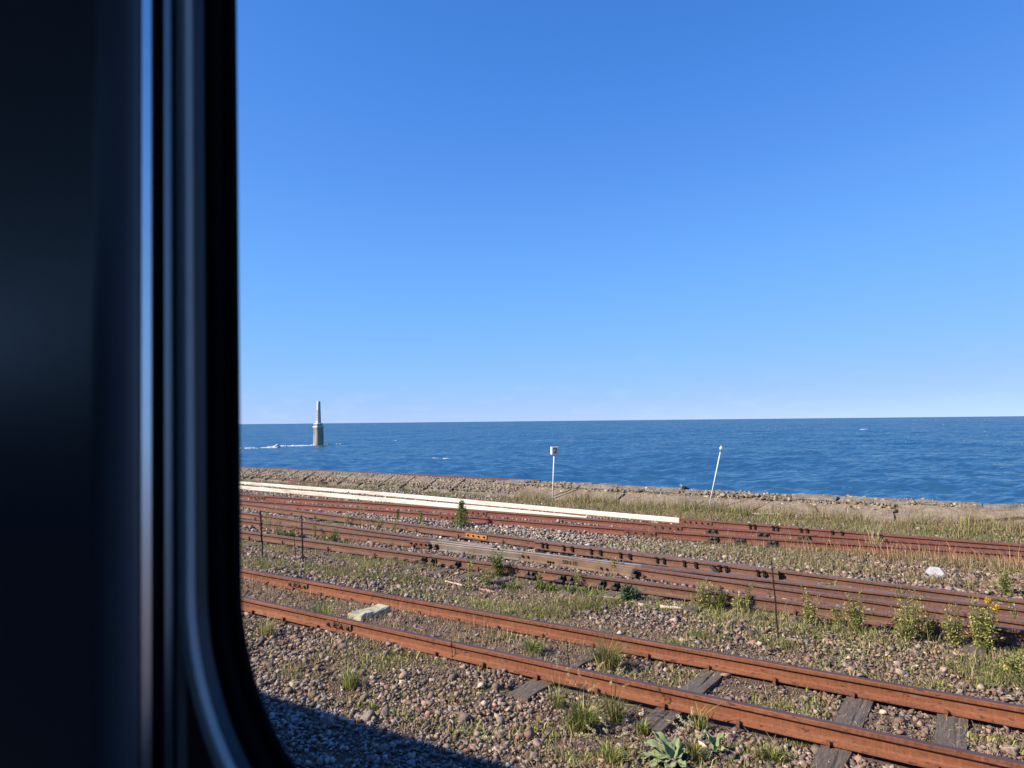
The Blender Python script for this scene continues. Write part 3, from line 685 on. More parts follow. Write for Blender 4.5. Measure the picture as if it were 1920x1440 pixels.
def slope_pt(x, s, h):                                     # s up the sloping face, h out from it
    d = Vector((0, ST[0] - SB[0], ST[1] - SB[1])); nrm = Vector((0, -d.z, d.y)).normalized()
    lift = 0.10 * min(max((-7 - x) / 12, 0), 1)
    if s <= 1: p = Vector((x, SB[0], SB[1])) + d * s
    else: p = Vector((x, ST[0] + (s - 1) * 0.95, ST[1] + 0.02 * (s - 1) / 0.4)); nrm = Vector((0, -0.1, 1)).normalized()
    p.z += lift
    return p + nrm * h
def slab(poly, thick, name, mat, seed=0):
    """a broken slab: jagged outline on the sloping face, raised by its thickness"""
    r2 = random.Random(seed); P = []
    for i in range(len(poly)):
        a, b_ = poly[i], poly[(i + 1) % len(poly)]
        L_ = math.hypot(b_[0] - a[0], (b_[1] - a[1]) * 0.9); k = max(1, int(L_ / 0.16))
        for q in range(k):
            t = q / k; j = 0.035 if 0 < q else 0.0
            P.append((a[0] + (b_[0] - a[0]) * t + r2.uniform(-j, j), a[1] + (b_[1] - a[1]) * t + r2.uniform(-j, j)))
    n = len(P); cx = sum(p[0] for p in P) / n; cs = sum(p[1] for p in P) / n
    mb = MB(); vs = [slope_pt(x, s, -0.08) for x, s in P] + [slope_pt(x, s, thick + r2.uniform(-0.012, 0.012)) for x, s in P]
    vs += [slope_pt(cx + (x - cx) * 0.82, cs + (s - cs) * 0.82, thick + 0.015 + r2.uniform(-0.018, 0.018)) for x, s in P] + [slope_pt(cx, cs, thick + 0.02)]
    fs = [[i, (i + 1) % n, n + (i + 1) % n, n + i] for i in range(n)] + [[n + i, n + (i + 1) % n, 2 * n + (i + 1) % n, 2 * n + i] for i in range(n)] + [[2 * n + i, 2 * n + (i + 1) % n, 3 * n] for i in range(n)]
    mb.add(vs, fs); return mb.build(name, mat, wall)
# facing slabs of the sloping side (joints and cracks are real gaps), then the broken coping above them
cuts = [(-13.0, -12.6), (-11.3, -10.7), (-9.2, -9.1), (-7.0, -6.5), (-5.4, -4.9), (-3.6, -3.9), (-2.0, -2.1)]
for i in range(len(cuts) - 1):
    (a0, a1), (b0, b1) = cuts[i], cuts[i + 1]
    slab([(a0 + 0.035, -0.1), (b0 - 0.035, -0.1), (b1 - 0.035, 0.70 - 0.05 * (i % 2)), (a1 + 0.035, 0.72)], 0.05, 'facing_slab', M['concrete'], i)
slab([(-1.94, -0.1), (-0.95, -0.1), (-0.55, 0.22), (0.15, 0.42), (0.75, 0.62), (0.9, 0.86), (-2.0, 0.80)], 0.075, 'facing_slab', M['concrete'], 31)
slab([(-0.85, -0.1), (6.0, -0.1), (6.0, 0.9), (0.98, 0.86), (0.83, 0.60), (0.22, 0.37), (-0.45, 0.16)], 0.035, 'facing_slab', M['concrete'], 32)
x = -13.6; i = 0
while x < 8:
    w_ = rnd.uniform(0.8, 2.1); lo = rnd.uniform(0.80, 0.93)
    slab([(x + 0.03, lo), (x + w_ * 0.5, lo + rnd.uniform(-0.07, 0.07)), (x + w_ - 0.03, lo + rnd.uniform(-0.05, 0.05)), (x + w_ + rnd.uniform(-0.12, 0.05), 1.38), (x + rnd.uniform(-0.1, 0.12), 1.38)], rnd.uniform(0.03, 0.085), 'coping_slab', M['concrete2'], 50 + i)
    x += w_; i += 1
# left part: rubble facing with slanting ribs and a rusty edge beam
for px in (470, 483, 511, 543, 576, 610, 646, 685, 722, 762, 806, 855):
    p = atD(px, 890, 19.2)
    mb = MB(); a = [slope_pt(p.x - 0.02, 0.1, 0.0), slope_pt(p.x + 0.05, 1.0, 0.015)]
    for q in a: q.y -= 0.02
    mb.extrude([(-0.028, -0.05), (-0.024, 0.018), (0.024, 0.018), (0.028, -0.05)], a); mb.build('rib', M['concrete2'], wall)
mb = MB(); mb.extrude([(-0.05, 0), (-0.05, 0.06), (0.05, 0.06), (0.05, 0)], [(x, 19.98 + 0.03 * math.sin(x), 0.475 + 0.03 * (vnoise(x * 0.5, 2) - 0.5)) for x in np.arange(-44, -12.3, 0.7)]); mb.build('edge_beam', M['rust_plate'], wall)

# ------------------------------------------------------------------ stones (rows of rounded lumps, all real geometry)
def ico(sub):
    bm = bmesh.new(); bmesh.ops.create_icosphere(bm, subdivisions=sub, radius=1.0)
    v = np.array([p.co[:] for p in bm.verts]); f = np.array([[q.index for q in p.verts] for p in bm.faces]); bm.free(); return v, f
OCT = (np.array([(1, 0, 0), (-1, 0, 0), (0, 1, 0), (0, -1, 0), (0, 0, 1), (0, 0, -1)], float), np.array([(0, 2, 4), (2, 1, 4), (1, 3, 4), (3, 0, 4), (2, 0, 5), (1, 2, 5), (3, 1, 5), (0, 3, 5)]))
def hull(n, seed):
    r = random.Random(seed); bm = bmesh.new()
    for k in range(n):
        v = Vector((r.gauss(0, 1), r.gauss(0, 1), r.gauss(0, 1))).normalized(); v = Vector([math.copysign(abs(c) ** 0.8, c) for c in v]) * r.uniform(0.8, 1.12); bm.verts.new(v)
    bm.verts.ensure_lookup_table(); bmesh.ops.convex_hull(bm, input=bm.verts)
    for v in [v for v in bm.verts if not v.link_faces]: bm.verts.remove(v)
    bmesh.ops.triangulate(bm, faces=bm.faces); bm.verts.index_update()
    v = np.array([p.co[:] for p in bm.verts]); f = np.array([[q.index for q in p.verts] for p in bm.faces]); bm.free(); return v, f
def variants(base, k, seed):
    """base: a number of corners for broken angular stone, or a (vertices, faces) pair to knock lumps off"""
    if isinstance(base, int): return [hull(base + (i % 3), seed * 100 + i) for i in range(k)]
    v, f = base; r = np.random.default_rng(seed); out = []
    for i in range(k):
        d = 1 + r.normal(0, 0.14, len(v))[:, None]; p = v * d
        for _ in range(7):
            nn = r.normal(size=3); nn /= np.linalg.norm(nn); t = r.uniform(0.5, 0.85); q = p @ nn
            p = p - np.outer(np.maximum(q - t, 0), nn)
        out.append((p, f))
    return out
def stones(name, P, size, col, base, nvar=14, flat=0.62, parent=None, mat=None, seed=3):
    vs = variants(base, nvar, seed); n = len(P); r = np.random.default_rng(seed + 5)
    which = r.integers(0, nvar, n); V = []; F_ = []; Cc = []; o = 0
    for k in range(nvar):
        s = np.where(which == k)[0]
        if len(s) == 0: continue
        p, f = vs[k]; m = len(p); a = r.uniform(0, 6.28, len(s)); tx = r.normal(0, 0.3, len(s)); ty = r.normal(0, 0.3, len(s))
        S = size[s][:, None] * np.stack([r.uniform(0.75, 1.3, len(s)), r.uniform(0.7, 1.1, len(s)), r.uniform(0.45, 0.85, len(s)) * flat / 0.62], -1)
        q = p[None] * S[:, None, :]
        y = q[..., 1] * np.cos(tx)[:, None] - q[..., 2] * np.sin(tx)[:, None]; z = q[..., 1] * np.sin(tx)[:, None] + q[..., 2] * np.cos(tx)[:, None]; x = q[..., 0]
        x2 = x * np.cos(ty)[:, None] + z * np.sin(ty)[:, None]; z = -x * np.sin(ty)[:, None] + z * np.cos(ty)[:, None]
        xx = x2 * np.cos(a)[:, None] - y * np.sin(a)[:, None]; yy = x2 * np.sin(a)[:, None] + y * np.cos(a)[:, None]
        V.append((np.stack([xx, yy, z], -1) + P[s][:, None, :]).reshape(-1, 3))
        F_.append((f[None] + (np.arange(len(s)) * m)[:, None, None] + o).reshape(-1, 3)); Cc.append(np.repeat(col[s], m, 0)); o += m * len(s)
    return mesh_np(name, np.concatenate(V), np.concatenate(F_), None, np.concatenate(Cc), [mat or M['stone']], parent)

CFn, CRn, CUn = (np.array(v) for v in (CF, CR, CU))
def visible(P, mx=120, my=70):
    d = P - np.array(EYE); dep = d @ CFn; u = 960 + FPX * (d @ CRn) / np.maximum(dep, 0.1); v = 720 - FPX * (d @ CUn) / np.maximum(dep, 0.1)
    return (dep > 0.5) & (u > 440 - mx) & (u < 1920 + mx) & (v < 1440 + my)
def sow(x0, x1, y0, y1, dens):
    n = int((x1 - x0) * (y1 - y0) * dens); P = np.stack([rng.uniform(x0, x1, n), rng.uniform(y0, y1, n), np.zeros(n)], -1)
    P = P[visible(P)]; P[:, 2] = gh(P[:, 0], P[:, 1]); return P
PALN = np.array([(0.21, 0.17, 0.145), (0.155, 0.12, 0.105), (0.26, 0.22, 0.185), (0.21, 0.12, 0.09), (0.30, 0.265, 0.23), (0.13, 0.11, 0.105), (0.24, 0.155, 0.115), (0.19, 0.165, 0.155)])
PALR = np.array([(0.225, 0.12, 0.088), (0.25, 0.155, 0.115), (0.17, 0.095, 0.075), (0.30, 0.21, 0.16), (0.20, 0.155, 0.13), (0.28, 0.14, 0.09), (0.145, 0.10, 0.088), (0.36, 0.27, 0.20)])
PALG = np.array([(0.32, 0.285, 0.235), (0.25, 0.225, 0.19), (0.36, 0.33, 0.28), (0.20, 0.17, 0.15), (0.30, 0.23, 0.18), (0.16, 0.135, 0.12), (0.40, 0.36, 0.30), (0.26, 0.25, 0.235)])
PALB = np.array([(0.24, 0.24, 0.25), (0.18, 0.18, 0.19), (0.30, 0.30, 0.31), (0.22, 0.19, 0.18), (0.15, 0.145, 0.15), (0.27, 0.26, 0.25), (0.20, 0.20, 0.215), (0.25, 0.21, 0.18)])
def stone_col(P):
    n = len(P); x, y = P[:, 0], P[:, 1]; k = rng.integers(0, 8, n); c = PALN[k].copy()
    red = np.clip(0.25 + (x + 4.5) / 5, 0.15, 0.85) * ((y > 4.6) & (y < 13.9)); m = rng.random(n) < red; c[m] = PALR[k[m]] * np.array([0.93, 1.05, 1.08])
    g_ = (y > 11.3) & (x < -3.2 + (y - 12) * 0.2); m = g_ & (rng.random(n) < 0.85); c[m] = PALG[k[m]]
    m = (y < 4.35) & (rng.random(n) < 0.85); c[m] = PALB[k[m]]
    mean = np.array([0.19, 0.152, 0.128])                       # a film of rust dust evens the stones out
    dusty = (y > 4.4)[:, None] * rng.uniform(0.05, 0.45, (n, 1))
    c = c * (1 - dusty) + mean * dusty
    return c * np.exp(rng.normal(0.16, 0.28, (n, 1))) * np.array([1.06, 1.0, 0.97])
RAILS = [N1, N2, HL, GL, EL, FL, DL, CL, W1, W2]
def railgap(P):
    """distance to the nearest rail line"""
    g_ = np.full(len(P), 9.0); xg = np.arange(-50, 20, 0.5)
    for fn in RAILS:
        yv = np.interp(P[:, 0], xg, [fn(t) for t in xg]); g_ = np.minimum(g_, np.abs(P[:, 1] - yv))
    return g_
def on_sleeper(P):
    m = np.zeros(len(P), bool)
    for x in (sx[0], sx[1], sx[3], sx[5]): m |= (np.abs(P[:, 0] - x) < 0.12) & (np.abs(P[:, 1] - 6.46) < 1.02)
    return m
def bare(P):                                               # where the ballast thins out to soil and litter
    return fbm(P[:, 0] * 0.55 + 5, P[:, 1] * 0.8 + 60, 3)

# near bed
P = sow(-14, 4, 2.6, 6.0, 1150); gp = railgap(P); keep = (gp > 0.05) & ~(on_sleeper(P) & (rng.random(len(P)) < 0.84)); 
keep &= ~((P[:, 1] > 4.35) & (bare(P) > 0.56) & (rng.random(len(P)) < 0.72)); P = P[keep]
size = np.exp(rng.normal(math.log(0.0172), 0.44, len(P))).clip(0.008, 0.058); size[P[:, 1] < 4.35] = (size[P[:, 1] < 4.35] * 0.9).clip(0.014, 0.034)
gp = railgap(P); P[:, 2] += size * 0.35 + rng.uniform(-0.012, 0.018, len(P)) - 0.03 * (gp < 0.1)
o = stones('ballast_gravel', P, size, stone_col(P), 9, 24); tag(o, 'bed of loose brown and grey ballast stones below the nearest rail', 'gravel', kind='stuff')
n_near = len(P)
# between the near rails and on to H
P = sow(-16, 5, 6.0, 9.6, 820); gp = railgap(P); b_ = bare(P)
keep = (gp > 0.055) & ~(on_sleeper(P) & (rng.random(len(P)) < 0.84)) & ~((b_ > 0.5) & (P[:, 0] < -1.5) & (rng.random(len(P)) < 0.6)); P = P[keep]
size = np.exp(rng.normal(math.log(0.0172), 0.46, len(P))).clip(0.008, 0.06); P[:, 2] += size * 0.35 + rng.uniform(-0.012, 0.016, len(P))
o = stones('ballast_gravel', P, size, stone_col(P), 8, 20, seed=8); tag(o, 'reddish ballast stones between the nearest track and the brown turnout', 'gravel', kind='stuff')
P = sow(-32, 6, 9.6, 13.8, 330); gp = railgap(P); keep = (gp > 0.05) & ~((gp < 0.09) & (rng.random(len(P)) < 0.7)); P = P[keep]
size = np.exp(rng.normal(math.log(0.030), 0.32, len(P))).clip(0.014, 0.07); P[:, 2] += size * 0.35 + rng.uniform(-0.01, 0.016, len(P))
o = stones('ballast_gravel', P, size, stone_col(P), 8, 14, seed=9); tag(o, 'cream and grey ballast around the brown turnout', 'gravel', kind='stuff')
P = sow(-42, 6, 13.4, 19.0, 190); gp = railgap(P); keep = (gp > 0.05) & ~((P[:, 1] > 17.0) & (P[:, 0] > -9) & (rng.random(len(P)) < 0.8)); P = P[keep]
size = np.exp(rng.normal(math.log(0.032), 0.3, len(P))).clip(0.016, 0.07); P[:, 2] += size * 0.35 + rng.uniform(-0.01, 0.02, len(P))
o = stones('ballast_gravel', P, size, stone_col(P), 7, 12, seed=10); tag(o, 'grey gravel along the white painted rails', 'gravel', kind='stuff')
P = np.concatenate([sow(-12, 3.5, 3.4, 9.3, 450), (lambda q: q[bare(q) > 0.5])(sow(-12, 3.5, 4.3, 9.3, 1000))]); gp = railgap(P); P = P[(gp > 0.06) & ~on_sleeper(P)]; size = rng.uniform(0.005, 0.012, len(P)); P[:, 2] += rng.uniform(0.0, 0.012, len(P))
o = stones('fine_gravel', P, size, stone_col(P), OCT, 8, 0.6, seed=11); tag(o, 'fine gravel and grit between the larger near stones', 'gravel', kind='stuff')
# rubble set into the left part of the seawall
n = 6500; X_ = rng.uniform(-44, -12.2, n); S_ = rng.uniform(0.22, 1.25, n)
P = np.array([slope_pt(a, b_, 0.0)[:] for a, b_ in zip(X_, S_)]); keep = visible(P); P = P[keep]
size = rng.uniform(0.02, 0.065, len(P)); kk = rng.integers(0, 8, len(P))
o = stones('rubble', P - np.array(wall.location), size, PALG[kk] * np.array([1.12, 1.0, 0.84]) * rng.uniform(0.7, 1.25, (len(P), 1)), OCT, 10, 0.6, wall, seed=12); o['kind'] = 'stuff'
n = 9000; X_ = rng.uniform(-13, 6, n); S_ = rng.uniform(0.5, 1.4, n) + 0.06 * np.sin(X_ * 3); m_ = fbm(X_ * 1.3, S_ * 3, 3) > 0.45; X_, S_ = X_[m_], S_[m_]
P = np.array([slope_pt(a, b_, 0.045)[:] for a, b_ in zip(X_, S_)]); keep = visible(P); P = P[keep]
size = np.exp(rng.normal(math.log(0.03), 0.55, len(P))).clip(0.012, 0.12); kk = rng.integers(0, 8, len(P))
o = stones('rubble', P - np.array(wall.location), size, PALG[kk] * np.array([1.1, 1.0, 0.84]) * rng.uniform(0.6, 1.15, (len(P), 1)), OCT, 10, 0.6, wall, seed=13); o['kind'] = 'stuff'

# ------------------------------------------------------------------ grass, litter
GREEN = np.array([(0.14, 0.19, 0.035), (0.19, 0.235, 0.045), (0.10, 0.15, 0.03), (0.23, 0.255, 0.06), (0.155, 0.195, 0.05)])
OLIVE = np.array([(0.24, 0.225, 0.075), (0.30, 0.265, 0.10), (0.20, 0.195, 0.07), (0.35, 0.29, 0.13), (0.26, 0.215, 0.09)])
STRAW = np.array([(0.44, 0.33, 0.20), (0.37, 0.27, 0.165), (0.50, 0.39, 0.25), (0.30, 0.215, 0.14), (0.40, 0.27, 0.165)])
PALE_ = np.array([(0.47, 0.46, 0.15), (0.38, 0.41, 0.11), (0.56, 0.51, 0.21), (0.32, 0.37, 0.09)])
def blades(name, B, H, Wd, lean, col, mat, parent=None, az=None, droop=0.35):
    n = len(B); a = rng.uniform(0, 6.28, n) if az is None else az
    d = np.stack([np.cos(a), np.sin(a), np.zeros(n)], -1); s = np.stack([-np.sin(a), np.cos(a), np.zeros(n)], -1)
    tw = rng.uniform(-1, 1, n)[:, None]; s = s * np.cos(tw) + d * np.sin(tw)
    lean = lean[:, None]; H = H[:, None]; Wd = Wd[:, None]; up = np.array([0, 0, 1.0])
    m1 = B + up * H * 0.55 * np.cos(lean * 0.6) + d * H * 0.55 * np.sin(lean * 0.6)
    t = m1 + up * H * 0.5 * np.cos(lean * 1.5 + droop) + d * H * 0.5 * np.sin(lean * 1.5 + droop)
    V = np.stack([B - s * Wd, B + s * Wd, m1 - s * Wd * 0.75, m1 + s * Wd * 0.75, t], 1).reshape(-1, 3)
    k = np.arange(n) * 5
    return mesh_np(name, V, np.stack([k + 2, k + 3, k + 4], -1), np.stack([k, k + 1, k + 3, k + 2], -1), np.repeat(col, 5, 0), [mat], parent)
def pick(pal, n): return pal[rng.integers(0, len(pal), n)] * rng.uniform(0.75, 1.25, (n, 1))
def patch(cx, cy, rx, ry, n):                              # clumpy oval patch of ground points
    k = max(1, int(n / 14)); c = np.stack([rng.normal(0, 0.45, k) * rx + cx, rng.normal(0, 0.45, k) * ry + cy], -1)
    q = c[rng.integers(0, k, n)] + rng.normal(0, 0.045, (n, 2)) * np.array([1.2, 1.0])
    return np.column_stack([q, gh(q[:, 0], q[:, 1])])
def meadow(name, label, P, H, W_, pals, weights, mat='grass', lean=0.5):
    n = len(P); c = np.zeros((n, 3)); w_ = rng.random(n) * sum(weights); acc = 0
    for pal, w in zip(pals, weights):
        m = (w_ >= acc) & (w_ < acc + w); c[m] = pick(pal, m.sum()); acc += w
    H_ = np.exp(rng.normal(-0.15, 0.5, n)).clip(0.2, 2.2) * H
    o = blades(name, P, H_, np.full(n, W_) * rng.uniform(0.7, 1.3, n), np.abs(rng.normal(0, lean, n)), c, M[mat])
    return tag(o, label, 'grass', kind='stuff')
def sow_noise(x0, x1, y0, y1, dens, thr, f=0.7, seed=0.0):
    P = sow(x0, x1, y0, y1, dens); q = fbm(P[:, 0] * f + seed, P[:, 1] * f * 1.4 + seed * 2, 3) + rng.uniform(-0.07, 0.07, len(P)); P = P[q > thr]
    return P[railgap(P) > 0.04]
# strip between the far rails and the seawall
P = np.concatenate([sow_noise(-13, 6, 16.4, 19.3, 1300, 0.40, 0.6, 3), sow_noise(-34, -13, 17.7, 19.1, 620, 0.49, 0.6, 9)])
P = P[P[:, 1] > np.array([W1(x) for x in P[:, 0]]) + 0.25]; dry = P
meadow('grass', 'dry olive grass strip along the foot of the seawall', P, 0.115, 0.0042, [OLIVE, STRAW, GREEN], [5, 5, 2], lean=0.85)
P = np.concatenate([patch(*at(1310, 955, 0.05)[:2], 1.5, 0.6, 2600), patch(*at(1370, 962, 0.05)[:2], 1.6, 0.35, 2200), patch(*at(850, 925, 0.05)[:2], 1.6, 0.28, 900), patch(*at(690, 916, 0.05)[:2], 4.0, 0.16, 1300), patch(*at(1000, 930, 0.05)[:2], 1.5, 0.3, 500), patch(*at(1800, 1000, 0.05)[:2], 1.8, 0.4, 900)])
meadow('clover', 'bright green leafy ground cover around the leaning pole', P, 0.07, 0.013, [GREEN, OLIVE], [5, 1], lean=0.9)
P = np.concatenate([sow(-12.5, 6, 18.15, 18.85, 520), sow(-24, -12.5, 18.3, 18.8, 130)]); P = P[fbm(P[:, 0] * 0.9, P[:, 1], 3) > 0.42]
meadow('grass', 'tall pale grass growing against the seawall', P, 0.26, 0.005, [OLIVE, STRAW, PALE_], [5, 5, 3], lean=0.45)
# low yellow green growth spread over all the trackbeds
Q_ = [(-14, 4, 7.15, 9.35, 2600, 0.60, 1.0, 31), (-26, 5, 9.6, 10.5, 500, 0.58, 1.0, 41), (-26, 5, 10.7, 13.3, 620, 0.60, 0.9, 51), (-5.5, 3, 4.5, 5.75, 2600, 0.56, 1.3, 61), (-5, 3, 6.05, 6.9, 2200, 0.60, 1.4, 71), (-13, -5, 4.6, 5.75, 1200, 0.66, 1.2, 81), (-30, 5, 15.9, 18.2, 420, 0.52, 0.8, 91)]
P = np.concatenate([sow_noise(*q) for q in Q_])
P = P[~((P[:, 0] > -4.2) & (P[:, 1] > 7.1) & (P[:, 1] < 8.75) & (P[:, 0] < -0.9 + (P[:, 1] - 7.1) * 0.3) & (rng.random(len(P)) < 0.72))]
meadow('low_weeds', 'low yellow green weeds spread thinly over all the trackbeds', P, 0.055, 0.0048, [PALE_, GREEN, OLIVE, STRAW], [5, 3, 3, 2], lean=0.95)
P = np.concatenate([sow_noise(-5, 3, 8.7, 9.42, 900, 0.54, 1.5, 14), sow_noise(-14, -5, 8.9, 9.42, 500, 0.54, 1.2, 15), sow_noise(-16, -9.5, 9.65, 12.5, 260, 0.52, 1.0, 16)])
meadow('rank_weeds', 'tangled olive weeds along the near side of the brown turnout', P, 0.13, 0.0032, [PALE_, OLIVE, STRAW, GREEN], [3, 5, 5, 1], lean=0.85)
# in front of the far turnout, to the right
P = sow_noise(-7.5, 6, 12.3, 14.9, 1500, 0.44, 0.55, 21); edge = np.clip((P[:, 0] + 7.0) / 4.0, 0.0, 1) * np.clip((P[:, 1] - 12.1 - 0.15 * np.sin(P[:, 0] * 1.3)) / 0.9, 0, 1); P = P[rng.random(len(P)) < edge * 1.2]
meadow('grass', 'olive and straw coloured grass in front of the far turnout on the right', P, 0.12, 0.0038, [OLIVE, STRAW, GREEN], [5, 5, 2], lean=0.85)
P = sow(-3.4, 5, 13.7, 14.6, 150); P = P[rng.random(len(P)) < np.clip((P[:, 0] + 3.6) / 2.0, 0, 1)]; n = len(P)
o = blades('dry_grass', P, rng.uniform(0.22, 0.42, n), np.full(n, 0.0032), np.abs(rng.normal(0.35, 0.25, n)), pick(STRAW, n) * np.array([1.15, 0.95, 0.85]), M['straw'], None, rng.normal(2.6, 0.6, n)); tag(o, 'thin pinkish dry stems leaning over the far rails on the right', 'grass', kind='stuff')
# the middle verge between H and the nearest track
spec = [(640, 1075, 1.3, 0.35, 900), (760, 1085, 0.9, 0.35, 700), (700, 1050, 1.2, 0.25, 500), (520, 1060, 1.6, 0.5, 900), (1010, 1145, 0.5, 0.22, 800), (1080, 1135, 0.5, 0.2, 900), (1150, 1130, 0.3, 0.15, 300), (960, 1150, 0.3, 0.15, 300), (1880, 1275, 0.35, 0.3, 600), (1840, 1255, 0.3, 0.25, 350), (1900, 1220, 0.4, 0.3, 450), (1310, 1195, 0.3, 0.2, 250), (1460, 1210, 0.3, 0.12, 200), (1280, 1215, 0.25, 0.12, 160)]
P = np.concatenate([patch(*at(a, b_)[:2], c_, d_, n) for a, b_, c_, d_, n in [(a, b_, c_, d_, n * 2) for a, b_, c_, d_, n in spec]])
P = P[railgap(P) > 0.05]
meadow('grass', 'short green grass patches on the verge between the nearest track and the turnout', P, 0.075, 0.0042, [GREEN, OLIVE, STRAW], [4, 3, 2], lean=0.85)
spec = [(1015, 1100, 0.5, 0.12, 420), (1085, 1108, 0.35, 0.10, 360), (955, 1098, 0.15, 0.08, 120), (640, 1020, 0.4, 0.1, 160), (545, 1008, 0.4, 0.12, 200), (1860, 1130, 0.5, 0.1, 140)]
P = np.concatenate([patch(*at(a, b_)[:2], c_, d_, n) for a, b_, c_, d_, n in spec])
meadow('broad_leaved_weeds', 'low bright green leafy weeds along the brown turnout rail', P, 0.075, 0.014, [GREEN * 0.9], [1], lean=0.9)
# dry thatch between the near rails (left), and moss
P = np.concatenate([sow(-13, -3.6, 6.05, 6.92, 2200), patch(-1.6, 6.4, 0.35, 0.2, 500), patch(-0.75, 6.4, 0.3, 0.25, 260), patch(0.0, 6.35, 0.4, 0.25, 400)]); P = P[(fbm(P[:, 0] * 1.1, P[:, 1] * 2, 3) > 0.40)]; n = len(P)
P = P[railgap(P) > 0.07]; n = len(P)
o = blades('dry_grass', P, rng.uniform(0.03, 0.15, n), np.full(n, 0.0024), np.abs(rng.normal(1.0, 0.45, n)), pick(STRAW, n) * 0.8, M['straw']); tag(o, 'grey straw thatch between the rails of the nearest track', 'grass', kind='stuff')
P = np.concatenate([sow(-12, -3.9, 6.7, 6.96, 190), sow(-12, -3.5, 6.0, 6.9, 30)]); P = P[vnoise(P[:, 0] * 1.6, P[:, 1] * 0 + 4) > 0.42]; n = len(P)
o = blades('dry_grass', P, rng.uniform(0.10, 0.26, n), np.full(n, 0.0019), np.abs(rng.normal(0.15, 0.15, n)), pick(STRAW, n) * np.array([1.25, 1.0, 0.85]), M['straw'], droop=0.12); tag(o, 'sparse fine upright dry stems against the second rail of the nearest track', 'grass', kind='stuff')
spec = [(780, 1290, 0.5, 0.25, 900), (840, 1300, 0.3, 0.15, 500), (1480, 1350, 0.3, 0.1, 250), (1500, 1385, 0.3, 0.15, 450), (1560, 1200, 0.6, 0.3, 500), (1250, 1400, 0.35, 0.14, 700), (1420, 1410, 0.3, 0.12, 500), (1130, 1425, 0.2, 0.08, 450), (1400, 1395, 0.35, 0.12, 700), (1350, 1420, 0.3, 0.10, 500), (1480, 1425, 0.3, 0.1, 500), (1000, 1400, 0.3, 0.12, 300), (900, 1290, 0.4, 0.15, 400), (1700, 1290, 0.5, 0.2, 400), (1820, 1240, 0.5, 0.2, 500)]
P = np.concatenate([patch(*at(a, b_)[:2], c_, d_, n) for a, b_, c_, d_, n in spec])
meadow('moss', 'yellow green moss and tiny weeds among the near stones', P, 0.03, 0.004, [OLIVE, GREEN, STRAW], [5, 2, 2], lean=0.9)
# loose straw lying about everywhere
P = np.concatenate([sow(-14, 4, 4.3, 5.8, 380), sow(-14, 4, 7.1, 9.4, 600), sow(-14, 4, 6.0, 6.9, 260), sow(-25, 5, 9.6, 13.5, 120)]); P = P[railgap(P) > 0.06]
P = P[(bare(P) + rng.uniform(-0.12, 0.12, len(P))) > 0.47]; n = len(P); P[:, 2] += 0.012
o = blades('dry_litter', P, rng.uniform(0.03, 0.17, n), rng.uniform(0.001, 0.0022, n), rng.uniform(1.35, 1.6, n), pick(STRAW, n) * rng.uniform(0.6, 1.25, (n, 1)), M['straw'], droop=0.0); tag(o, 'scattered broken straw lying on the stones', 'litter', kind='stuff')
P = np.concatenate([sow(-14, 4, 4.35, 5.8, 700), sow(-14, 4, 7.1, 9.4, 900)]); P = P[(bare(P) + rng.uniform(-0.1, 0.1, len(P))) > 0.5]; n = len(P); P[:, 2] += 0.006
o = blades('dry_litter', P, rng.uniform(0.012, 0.05, n), rng.uniform(0.003, 0.008, n), rng.uniform(1.2, 1.6, n), pick(np.concatenate([STRAW * 0.45, STRAW * 0.65, OLIVE * 0.7, OLIVE]), n), M['straw']); tag(o, 'crumbled brown leaf litter in the bare patches of the trackbed', 'litter', kind='stuff')

